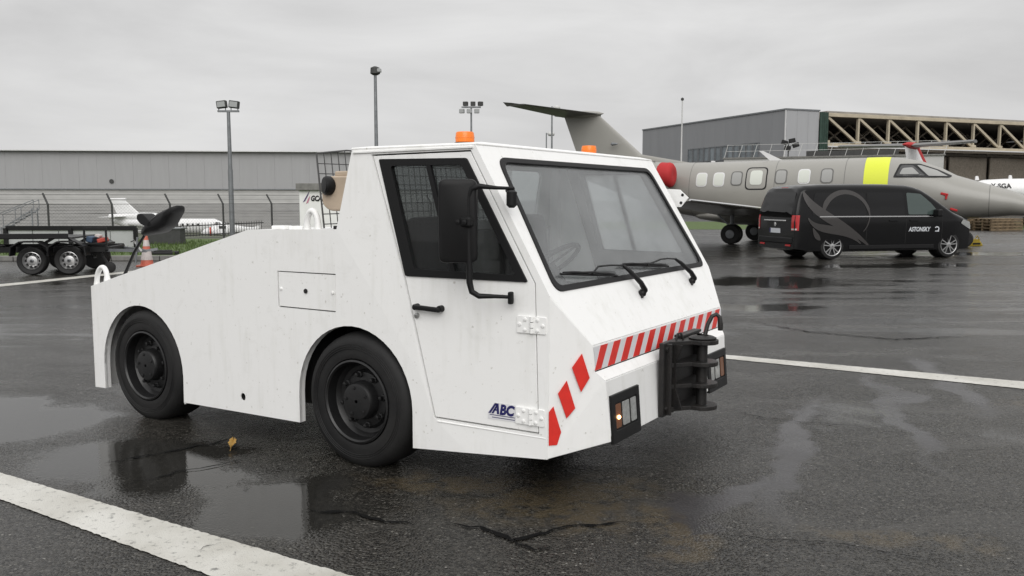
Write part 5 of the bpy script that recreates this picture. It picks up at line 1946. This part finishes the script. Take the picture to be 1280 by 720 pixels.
        # rubber gasket, divider, panes
        G1 = [(.313, 1.099), (1.062, 1.102), (.697, 1.711), (.131, 1.718)]
        G2 = [(.371, 1.139), (.996, 1.134), (.664, 1.677), (.212, 1.680)]
        MB().plate(rounded(G1, .012, 3), [rounded(G2, .02, 3)[::-1]], lambda a, b: X(a, mir(.025 * (b - 1.11 + 1.3 * a) - .006, far), b), (0, sgn * .03, 0)).build('window_gasket', 'plastic', door, bevel=.004)
        cw = lambda a, b, e=0: X(a, mir(.025 * (b - 1.11 + 1.3 * a) + e, far), b)
        MB().bar(cw(.458, 1.682, .004), cw(.622, 1.132, .004), .018, .028).build('window_divider', 'plastic', door)
        MB().plate(G2, [], lambda a, b: cw(a, b, .012), (0, sgn * .004, 0)).build('window_pane', 'mist' if far else 'sideglass', door)
        # handle, lock, hinges
        hd = MB().bar(cw(.385, .942, -.03), cw(.560, .935, -.03), .022, .026).build('door_handle', 'plastic', door, bevel=.008, seg=3)
        for u in (.392, .548):
            MB().lathe([(.018, 0), (.016, .03), (.001, .031)], cw(u, .940, .004), (0, -sgn, 0), 12).build('handle_mount', 'plastic', hd, smooth=40)
        MB().lathe([(.015, 0), (.014, .010), (.004, .012)], cw(.388, .893, .004), (0, -sgn, 0), 16).build('lock', 'steel', door, smooth=40)
        for zc in (.895, .442):
            hg = MB()
            hg.plate(rounded([(1.005, zc - .042), (1.082, zc - .042), (1.082, zc + .042), (1.005, zc + .042)], .006, 2), [], lambda a, b: cw(a, b, -.006), (0, sgn * .008, 0))
            hg.plate(rounded([(1.098, zc - .042), (1.168, zc - .042), (1.168, zc + .042), (1.098, zc + .042)], .006, 2), [], lambda a, b: cw(a, b, -.006), (0, sgn * .007, 0))
            hg = hg.build('hinge', 'white', t, bevel=.002)
            for k in range(3):
                MB().tube([cw(1.091, zc - .040 + k * .028, -.008), cw(1.091, zc - .016 + k * .028, -.008)], .010, 10).build('knuckle', 'white', hg, smooth=40)
            for (u, dz) in ((1.022, 0), (1.052, .026), (1.052, -.026), (1.152, 0), (1.122, .026), (1.122, -.026)):
                MB().lathe([(.009, 0), (.009, .006), (.001, .008)], cw(u, zc + dz, -.005), (0, -sgn, 0), 8).build('bolt', 'white', hg)
        MB().bar(cw(.525, .344, .002), cw(1.176, .344, .002), .008, .007).build('door_step', 'white', cs, bevel=.003)
        # rain gutter above the door
        MB().bar(cw(-.05, 1.757, -.004), cw(.735, 1.763, -.004), .010, .008).build('rain_gutter', 'white', cs)
        # chamfered front corner
        ch = lambda u: .022 + 1.158 * (u - 1.185)
        c_top = [(1.185, 1.038), (nose[0], nose[2])]
        P = [X(1.187, mir(.019, far), .244), X(1.187, mir(.0365, far), 1.034), X(nose[0], mir(nose[1], far), nose[2]), X(1.340, mir(.212, far), .662), X(1.378, mir(.250, far), .612), X(1.403, mir(.278, far), .302)]
        vin = Vector((-.02, sgn * .022, 0))
        MB().prism(P, vin).build('front_corner', 'white', t, bevel=.003)
    # front slope with the windscreen opening
    def fsl(w, z):
        return X(FS(z), w, z)
    nrm = Vector((1, 0, .5945)).normalized()
    edge = [(.0445, 1.776), (.039, 1.038), (nose[1], nose[2]), (WD - nose[1], nose[2]), (WD - .039, 1.038), (WD - .0445, 1.776)]
    hole = rounded([(.180, 1.712), (.108, 1.055), (WD - .108, 1.055), (WD - .180, 1.712)], .07, 6)
    MB().plate(edge, [hole[::-1]], fsl, -nrm * .03).build('front_panel', 'white', t, bevel=.005, weld=True)
    gas_in = rounded([(.205, 1.690), (.140, 1.078), (WD - .140, 1.078), (WD - .205, 1.690)], .06, 6)
    gas_out = rounded([(.176, 1.716), (.103, 1.051), (WD - .103, 1.051), (WD - .176, 1.716)], .072, 6)
    ws = MB().plate(gas_out, [gas_in[::-1]], lambda a, b: Vector(fsl(a, b)) + nrm * .007, -nrm * .03).build('windscreen_gasket', 'plastic', t, bevel=.005)
    MB().plate(rounded([(.19, 1.705), (.115, 1.06), (WD - .115, 1.06), (WD - .19, 1.705)], .06, 6), [], lambda a, b: Vector(fsl(a, b)) - nrm * .006, -nrm * .005).build('windscreen', 'wind', ws)
    # nose face, ledge, bumper
    def cross(a, b, name, th=(-.02, 0, -.004)):
        MB().prism([X(*a), X(*b), X(b[0], WD - b[1], b[2]), X(a[0], WD - a[1], a[2])], th).build(name, 'white', t, bevel=.003)
    cross((nose[0] + .001, nose[1] - .002, nose[2] - .002), (1.341, .211, .664), 'nose_face')
    cross((1.341, .211, .661), (1.379, .249, .613), 'bumper_ledge', (-.015, 0, -.02))
    cross((1.379, .249, .610), (1.404, .277, .302), 'bumper_face')
    MB().prism([X(1.19, .05, .25), X(1.39, .28, .304), X(1.39, WD - .28, .304), X(1.19, WD - .05, .25)], (0, 0, .015)).build('front_underpan', 'grime', t)
    # roof and rear wall
    rf = [(-.065, .012), (FS(1.778) + .004, .040), (FS(1.778) + .004, WD - .040), (-.065, WD - .012)]
    MB().loft([[X(u, w, z) for u, w in [(CUu + (a - CUu) * f, CW + (b - CW) * f) for a, b in rf]] for z, f, CUu in ((1.7725, 1.0, .34), (1.783, 1.0, .34), (1.796, .90, .34))]).build('roof', 'white', t, bevel=.006)
    RW = lambda z: -.131 + (z - 1.33) * .16
    rear_out = [(.03, 1.30), (WD - .03, 1.30), (WD - .045, 1.770), (.045, 1.770)]
    rear_hole = rounded([(.22, 1.365), (WD - .22, 1.365), (WD - .22, 1.705), (.22, 1.705)], .05)
    rwall = MB().plate(rear_out, [rear_hole[::-1]], lambda a, b: X(RW(b), a, b), (.03, 0, 0)).build('rear_wall', 'white', t, bevel=.003, weld=True)
    MB().plate(rear_hole, [], lambda a, b: X(RW(b) + .01, a, b), (.004, 0, 0)).build('rear_window', 'sideglass', rwall)
    MB().plate([(.03, .84), (WD - .03, .84), (WD - .03, 1.30), (.03, 1.30)], [], lambda a, b: X(-.08, a, b), (.02, 0, 0)).build('bulkhead', 'grime', rwall)
    # cab interior
    it = MB().box(X(.55, CW, .62), (1.15, 2.05, .04)).build('cab_floor', 'dash', t)
    MB().prism([X(.98, .16, .66), X(1.26, .26, .84), X(1.20, .16, .985), X(1.03, .14, 1.03), X(.92, .14, .98)], (0, WD - .32, 0)).build('dashboard', 'dash', t, bevel=.02)
    for w in (.62, 1.62):
        st = MB().box(X(.28, w, .86), (.46, .50, .13)).build('seat', 'seat', t, bevel=.04, seg=3)
        MB().box(X(.06, w, 1.14), (.12, .48, .52), Matrix.Rotation(-.12, 3, 'Y')).build('backrest', 'seat', st, bevel=.05, seg=3)
        MB().box(X(.26, w, .72), (.36, .36, .16)).build('seat_base', 'black', st)
    sw = [Vector((.19 * cos(a), .19 * sin(a), 0)) for a in [2 * pi * k / 28 for k in range(29)]]
    Rm = Matrix.Rotation(radians(-38), 3, 'Y')
    cen = Vector(X(.84, .62, 1.14))
    stw = MB().tube([cen + Rm @ p for p in sw], .014, 8).build('steering_wheel', 'black', t, smooth=50)
    for a in (.3, 2.4, 4.5):
        MB().bar(cen, cen + Rm @ Vector((.18 * cos(a), .18 * sin(a), 0)), .02, .012).build('spoke', 'black', stw)
    MB().tube([cen, cen + Rm @ Vector((0, 0, -.30))], .03, 10).build('steering_column', 'black', stw, smooth=40)
    for w in (.07, WD - .07):      # inner posts seen through the screen
        MB().box(X(-.02, w, 1.42), (.07, .05, .60)).build('cab_post', 'white', t)
    # ---------- red hazard stripes
    def stripe(pts, off):
        return MB().prism(pts, off).build('hazard_stripe', 'red', t)
    n3 = Vector((.25, 0, .016)).normalized()
    zt, zb = .782, .668
    uf = lambda z: 1.333 + (nose[2] - z) * .0616 + .0012
    W0, W1 = .205, WD - .205
    MB().prism([X(uf(zt), W0, zt), X(uf(zb), W0 + .01, zb), X(uf(zb), W1 - .01, zb), X(uf(zt), W1, zt)], (.0012, 0, 0)).build('hazard_tape', 'tapewhite', t)
    ns = 12
    pit = (W1 - W0) / (ns + .2)
    for i in range(ns):
        w0 = W0 - .012 + i * pit
        ww = pit * .52
        lean = .085
        a, b = w0 + lean, w0
        pts = [(a, zt), (a + ww, zt), (b + ww, zb), (b, zb)]
        pts = [(min(max(q, W0), W1), z) for q, z in pts]
        stripe([X(uf(z) + .0016, q, z) for q, z in pts], (.0014, 0, 0))
    # diagonal stripes on the chamfered corners (s along the chamfer, z)
    dl = Vector((.218, .259, 0)).normalized()

    def chp(u, z, far):
        w = .0195 + (.259 / .218) * (u - 1.187) + (.0000)
        p = Vector(X(u, mir(w, far), z))
        n = Vector((dl.y, -dl.x * (1 if not far else -1), 0))
        return p + n * .0022, n
    for far in (False, True):
        for pts in ([(1.189, .478), (1.204, .505), (1.230, .375), (1.217, .312), (1.189, .312)],
                    [(1.219, .566), (1.248, .628), (1.277, .488), (1.248, .440)],
                    [(1.265, .690), (1.298, .757), (1.325, .634), (1.296, .566)]):
            q = [chp(u, z, far) for u, z in pts]
            stripe([p for p, _ in q], q[0][1] * .0016)
    # ---------- ABC badge on the door
    cwn = lambda a, b, e=0: Vector(X(a, .025 * (b - 1.11 + 1.3 * a) + e, b))
    xd = cwn(1, .45) - cwn(.8, .45)
    yd = cwn(.9, .6) - cwn(.9, .4)
    MB().plate([(.838, .400), (1.000, .400), (1.000, .487), (.878, .487), (.838, .432)], [], lambda a, b: cwn(a, b, .0018), (0, .001, 0)).build('badge_ground', 'tapewhite', t)
    text('badge_letters', 'BC', .070, cwn(.908, .4315, .0005), xd, yd, 'navy', t, .0035, .18, xs=.92)
    for pts in ([(.842, .430), (.855, .430), (.893, .484), (.880, .484)], [(.860, .430), (.872, .430), (.897, .470), (.892, .480)], [(.880, .484), (.902, .484), (.906, .430), (.893, .430), (.891, .464)], [(.872, .446), (.895, .446), (.895, .454), (.877, .454)]):
        MB().prism([cwn(a, b, .0006) for a, b in pts], (0, .0006, 0)).build('badge_stroke', 'navy', t)
    for z, a, b in ((.4215, .850, .998), (.4095, .864, .998)):
        MB().prism([cwn(a, z, .0006), cwn(b, z, .0006), cwn(b, z + .0035, .0006), cwn(a, z + .0035, .0006)], (0, .0006, 0)).build('badge_rule', 'navy', t)
    # ---------- head lamps in black frames
    for far in (False, True):
        sgn = -1 if far else 1
        w0, w1 = mir(.275, far), mir(.605, far)
        wa, wb = min(w0, w1), max(w0, w1)
        zc0, zc1 = .288, .532
        ub = lambda z: 1.404 + (.302 - z) * .081
        fr = MB().plate([(wa, zc0), (wb, zc0), (wb, zc1), (wa, zc1)], [[(wa + .045, zc0 + .062), (wb - .035, zc0 + .062), (wb - .035, zc1 - .045), (wa + .045, zc1 - .045)][::-1]], lambda a, b: X(ub(b) + .012, a, b), (-.02, 0, 0)).build('lamp_frame', 'black', t, bevel=.003)
        MB().plate([(wa + .03, zc0 + .05), (wb - .02, zc0 + .05), (wb - .02, zc1 - .03), (wa + .03, zc1 - .03)], [], lambda a, b: X(ub(b) + .0015, a, b), (.001, 0, 0)).build('lamp_recess', 'dark', fr)
        l0, l1 = wa + .048, wb - .038
        seq = (('amberlens', 0, .26), ('lens', .34, .66), ('lens', .74, 1.0))
        if far:
            seq = (('lens', 0, .26), ('lens', .34, .66), ('amberlens', .74, 1.0))
        for mt, a, b in seq:
            a, b = l0 + (l1 - l0) * a, l0 + (l1 - l0) * b
            MB().plate(rounded([(a, zc0 + .07), (b, zc0 + .07), (b, zc1 - .053), (a, zc1 - .053)], .008, 3), [], lambda p, q: X(ub(q) + .004, p, q), (.004, 0, 0)).build('lamp_lens', mt, fr, bevel=.002)
        if not far:
            MB().lathe([(.001, -.01), (.008, -.006), (.011, 0), (.008, .006), (.001, .01)], X(ub(.41) + .010, l0 + .030, .412), (1, 0, 0), 12).build('lit_bulb', 'bulb', fr, smooth=60)
    # ---------- tow hitch
    hp = MB().box(X(1.418, CW, .512), (.030, .545, .415)).build('hitch_plate', 'hitchblack', t, bevel=.006)
    for w in (.895, 1.345):
        MB().box(X(1.438, w, .512), (.045, .02, .40)).build('hitch_rib', 'hitchblack', hp, bevel=.003)
    for zz in (.706, .583, .462, .335):
        pts = [(1.430, CW - .20), (1.52, CW - .085)] + [(1.555 + .085 * cos(a), CW + .085 * sin(a)) for a in [-pi / 2 + pi * k / 12 for k in range(13)]] + [(1.52, CW + .085), (1.430, CW + .20)]
        MB().prism([X(u, w, zz - .012) for u, w in pts], (0, 0, .024)).build('hitch_shelf', 'hitchblack', hp, bevel=.003)
    for w in (CW - .17, CW + .17):
        MB().prism([X(1.432, w, .34), X(1.432, w, .70), X(1.50, w, .70), X(1.462, w, .60), X(1.462, w, .45), X(1.50, w, .34)], (0, .012, 0)).build('hitch_web', 'hitchblack', hp)
    for k in range(4):
        MB().lathe([(.016, 0), (.016, .012), (.001, .013)], X(1.433, (.885, 1.355)[k % 2], (.345, .68)[k // 2]), (1, 0, 0), 6).build('hitch_bolt', 'hitchblack', hp)
    pin = MB().tube([X(1.550, CW, .318), X(1.550, CW, .735)], .031, 18).build('hitch_pin', 'hitchblack', t, smooth=40)
    MB().lathe([(.075, .718), (.078, .728), (.060, .736), (.034, .742)], X(1.550, CW, 0), (0, 0, 1), 24).build('pin_collar', 'hitchblack', pin, smooth=35)
    MB().tube([X(1.560, CW + .01, .738), X(1.568, CW + .03, .80), X(1.585, CW + .05, .845), X(1.605, CW + .065, .856), X(1.622, CW + .07, .84), X(1.628, CW + .07, .80), X(1.628, CW + .07, .765)], [.012, .012, .012, .012, .013, .016, .014], 10).build('pin_handle', 'hitchblack', pin, smooth=50)
    MB().tube([X(1.445, .99, .72), X(1.45, 1.0, .755), X(1.46, 1.02, .757), X(1.47, 1.035, .72)], .007, 8).build('lifting_loop', 'hitchblack', hp, smooth=50)
    MB().box(X(1.425, 1.22, .728), (.05, .30, .016)).build('hitch_top_bar', 'hitchblack', hp, bevel=.003)
    # ---------- beacons
    for w in (.39, WD - .39):
        b = MB().lathe([(.056, 0), (.058, .006), (.058, .02), (.050, .022)], X(.43, w, 1.795), (0, 0, 1), 24).build('beacon_base', 'black', t, smooth=35)
        MB().lathe([(.052, .018), (.0525, .05), (.050, .072), (.046, .078), (.02, .080), (.001, .080)], X(.43, w, 1.795), (0, 0, 1), 28).build('beacon', 'orange', b, smooth=35)
        MB().lathe([(.0535, .044), (.0545, .047), (.0535, .05)], X(.43, w, 1.795), (0, 0, 1), 28).build('beacon_rib', 'orange', b, smooth=35)
    # ---------- wipers
    def on(w, z, e=.0):
        return Vector(fsl(w, z)) + nrm * e
    for (pv, el, mid, e0, e1) in (((.985, .975), (.885, 1.118), (.60, 1.132), (.215, 1.128), (.80, 1.078)), ((1.765, .983), (1.64, 1.112), (1.42, 1.123), (.90, 1.128), (1.53, 1.083))):
        a = MB().tube([on(*pv, .012), on(*pv, .035), on(pv[0] * .75 + el[0] * .25, pv[1] * .75 + el[1] * .25, .045), on(pv[0] * .25 + el[0] * .75, pv[1] * .25 + el[1] * .75, .040), on(*el, .03)], [.016, .018, .015, .012, .008], 8).build('wiper_arm', 'black', t, smooth=50)
        MB().lathe([(.022, 0), (.022, .02), (.012, .03), (.006, .045)], on(pv[0], pv[1] - .008, .002), nrm, 14).build('wiper_pivot', 'black', a, smooth=35)
        MB().tube([on(pv[0] - .02, pv[1] - .03, .008), on(pv[0], pv[1], .02)], .007, 6).build('washer_hose', 'black', a)
        MB().tube([on(*el, .03), on((el[0] + mid[0]) / 2, (el[1] + mid[1]) / 2 + .004, .03), on(*mid, .028), on((e0[0] + e1[0]) / 2, (e0[1] + e1[1]) / 2, .022)], .0055, 6).build('wiper_rod', 'black', a, smooth=50)
        bl = MB().tube([on(*e0, .010), on(e0[0] * .5 + e1[0] * .5, e0[1] * .5 + e1[1] * .5, .012), on(*e1, .010)], [.006, .008, .006], 6).build('wiper_blade', 'black', a, smooth=50)
        q = lambda s, e: on(e0[0] + (e1[0] - e0[0]) * s, e0[1] + (e1[1] - e0[1]) * s + .006, e)
        MB().tube([q(.05, .012), q(.2, .022), q(.35, .020), q(.5, .028), q(.65, .020), q(.8, .022), q(.95, .012)], .006, 6).build('wiper_bow', 'black', bl, smooth=50)
    # ---------- near wing mirror on its bent arm, off-side bracket
    arm = [(.985, .02, 1.556), (.94, -.05, 1.558), (.87, -.10, 1.566), (.832, -.11, 1.555), (.817, -.115, 1.51), (.817, -.115, 1.30), (.820, -.115, 1.10), (.830, -.11, 1.055), (.865, -.10, 1.035), (.93, -.05, 1.033), (.982, .0, 1.028)]
    ar = MB().tube([X(*p) for p in arm], [.008, .009, .014, .016, .016, .016, .016, .015, .014, .010, .009], 10).build('mirror_arm', 'plastic', t, smooth=50)
    MB().box(X(.986, -.002, 1.024), (.024, .028, .062)).build('arm_foot', 'plastic', ar, bevel=.008, seg=3)
    MB().tube([X(.99, .0, 1.548), X(.99, .0, 1.538), X(.99, .0, 1.475), X(.99, .0, 1.462)], [.012, .026, .026, .012], 14).build('arm_joint', 'plastic', ar, smooth=35)
    MB().tube([X(.985, .02, 1.556), X(.93, .05, 1.545)], .010, 8).build('arm_stay', 'plastic', ar)
    mc = Vector(X(.764, -.130, 1.398))
    ax = Vector((.84, .543, 0))
    Rm2 = Matrix((ax, Vector((-.543, .84, 0)), Vector((0, 0, 1)))).transposed()
    shell = rounded([(-.094, -.203), (.094, -.203), (.094, .203), (-.094, .203)], .035, 5)
    f3 = [mc + Rm2 @ Vector((a * .94, .03, b * .97)) for a, b in shell]
    ms = MB().loft([[mc + Rm2 @ Vector((a * k, d, b * (1 - (1 - k) * .5))) for a, b in shell] for k, d in ((.86, -.030), (.97, -.022), (1.0, -.005), (1.0, .02), (.97, .024))]).build('wing_mirror', 'plastic', t, smooth=40)
    MB().loft([[mc + Rm2 @ Vector((a * .94, d, b * .97)) for a, b in shell] for d in (.0245, .027)]).build('mirror_glass', 'chrome', ms)
    MB().box(X(.815, -.125, 1.395), (.06, .05, .05)).build('mirror_clamp', 'plastic', ms, bevel=.012, seg=3)
    for w in (-.01, .01):
        MB().lathe([(.012, 0), (.012, .01), (.001, .012)], Vector(X(.80 + w * 2, -.152, 1.395)), (.3, -1, 0), 8).build('clamp_bolt', 'plastic', ms)
    fb = MB().plate([(.80, 1.58), (.945, 1.572), (1.010, 1.515), (.955, 1.450), (.84, 1.452)], [], lambda a, b: X(a, 2.245, b), (0, .008, 0)).build('mirror_bracket', 'white', t, bevel=.002)
    for u, z in ((.965, 1.535), (.955, 1.480)):
        MB().lathe([(.011, 0), (.011, .001), (.0005, .0012)], X(u, 2.2445, z), (0, -1, 0), 12).build('bolt_hole', 'dark', fb)
    # ---------- lifting eyes on the hull edge
    for u0, z0, u1, z1, ht in ((-2.585, .885, -2.415, .930, .115), (-.455, 1.332, -.325, 1.334, .105)):
        m = MB()
        pts = []
        for k in range(13):
            a = pi - pi * k / 12
            s = .5 + .5 * cos(a)
            pts.append(X(u0 + .02 + (u1 - u0 - .04) * s, .028, z0 + (z1 - z0) * s + ht * sin(a) ** .8))
        m.tube(pts, [.024] + [.018] * 11 + [.024], 10)
        m.build('lifting_eye', 'white', t, smooth=50)
    # ---------- rear mirror on a leaning rod
    MIRP = [(-1.672, 1.468), (-1.668, 1.43), (-1.766, 1.325), (-1.86, 1.28), (-2.055, 1.254), (-2.045, 1.30), (-1.93, 1.37), (-1.846, 1.415)]
    CLP = [(-2.055, 1.372), (-2.045, 1.405), (-1.99, 1.412), (-1.88, 1.345), (-1.90, 1.315), (-2.01, 1.335)]
    b0, b1 = Vector(X(-2.345, .09, .945)), Vector(X(-2.03, .09, 1.30))
    rd = MB().tube([b0, b0.lerp(b1, .5) + Vector((-.01, 0, .015)), b1, b1 + Vector((.03, 0, .04))], [.012, .010, .009, .009], 8).build('rear_mirror_rod', 'black', t, smooth=50)
    prof = rounded(MIRP, .03, 5)
    mu, mz = sum(p[0] for p in MIRP) / len(MIRP), sum(p[1] for p in MIRP) / len(MIRP)
    MB().loft([[X(mu + (a - mu) * k, .09 + d, mz + (b - mz) * k) for a, b in prof] for k, d in ((.55, -.070), (.9, -.052), (1.0, -.02), (1.0, .02), (.95, .04))]).build('rear_mirror', 'plastic', rd, smooth=45)
    MB().loft([[X(a, .05 + d, b) for a, b in rounded(CLP, .03, 4)] for d in (-.03, .06)]).build('mirror_head_clamp', 'plastic', rd, bevel=.008, seg=2)
    # ---------- wire guard and coolant tank behind the cab
    gt = lambda w: 1.772 + .028 * min(1, (w - .15) / .25)
    gd = MB().tube([X(-.47, .15, 1.772), X(-.47, .40, 1.80), X(-.47, WD - .15, 1.80)], .006, 6).build('wire_guard', 'wire', t)
    MB().tube([X(-.47, .15, 1.772), X(-.42, .15, 1.335)], .0055, 6).build('guard_edge', 'wire', gd)
    n = 33
    for i in range(1, n + 1):
        w = .15 + (WD - .30) * i / n
        MB().tube([X(-.47, w, gt(w)), X(-.42, w, 1.335)], .0032, 5).build('guard_wire', 'wire', gd)
    for k in range(1, 8):
        q = k / 7.4
        MB().tube([X(-.47 + .05 * q, .15, 1.772 - .437 * q), X(-.47 + .05 * q, WD - .15, 1.785 - .437 * q)], .0032, 5).build('guard_wire', 'wire', gd)
    tank = MB().prism([X(a, .06, b) for a, b in rounded([(-.345, 1.475), (-.29, 1.438), (-.12, 1.438), (-.12, 1.635), (-.29, 1.635), (-.345, 1.60)], .03, 4)], (0, .20, 0)).build('coolant_tank', 'beige', t, bevel=.025, seg=3)
    MB().box(X(-.20, .15, 1.648), (.13, .13, .03)).build('tank_lid', 'beige', tank, bevel=.008)
    MB().lathe([(.040, -.02), (.050, 0), (.054, .008), (.054, .036), (.046, .046), (.001, .048)], X(-.275, .07, 1.580), (-.45, -.85, .05), 16).build('filler_cap', 'plastic', tank, smooth=30)
    MB().tube([X(-.20, .14, 1.45), X(-.20, .14, 1.34)], .03, 10).build('tank_hose', 'black', tank)


tug()
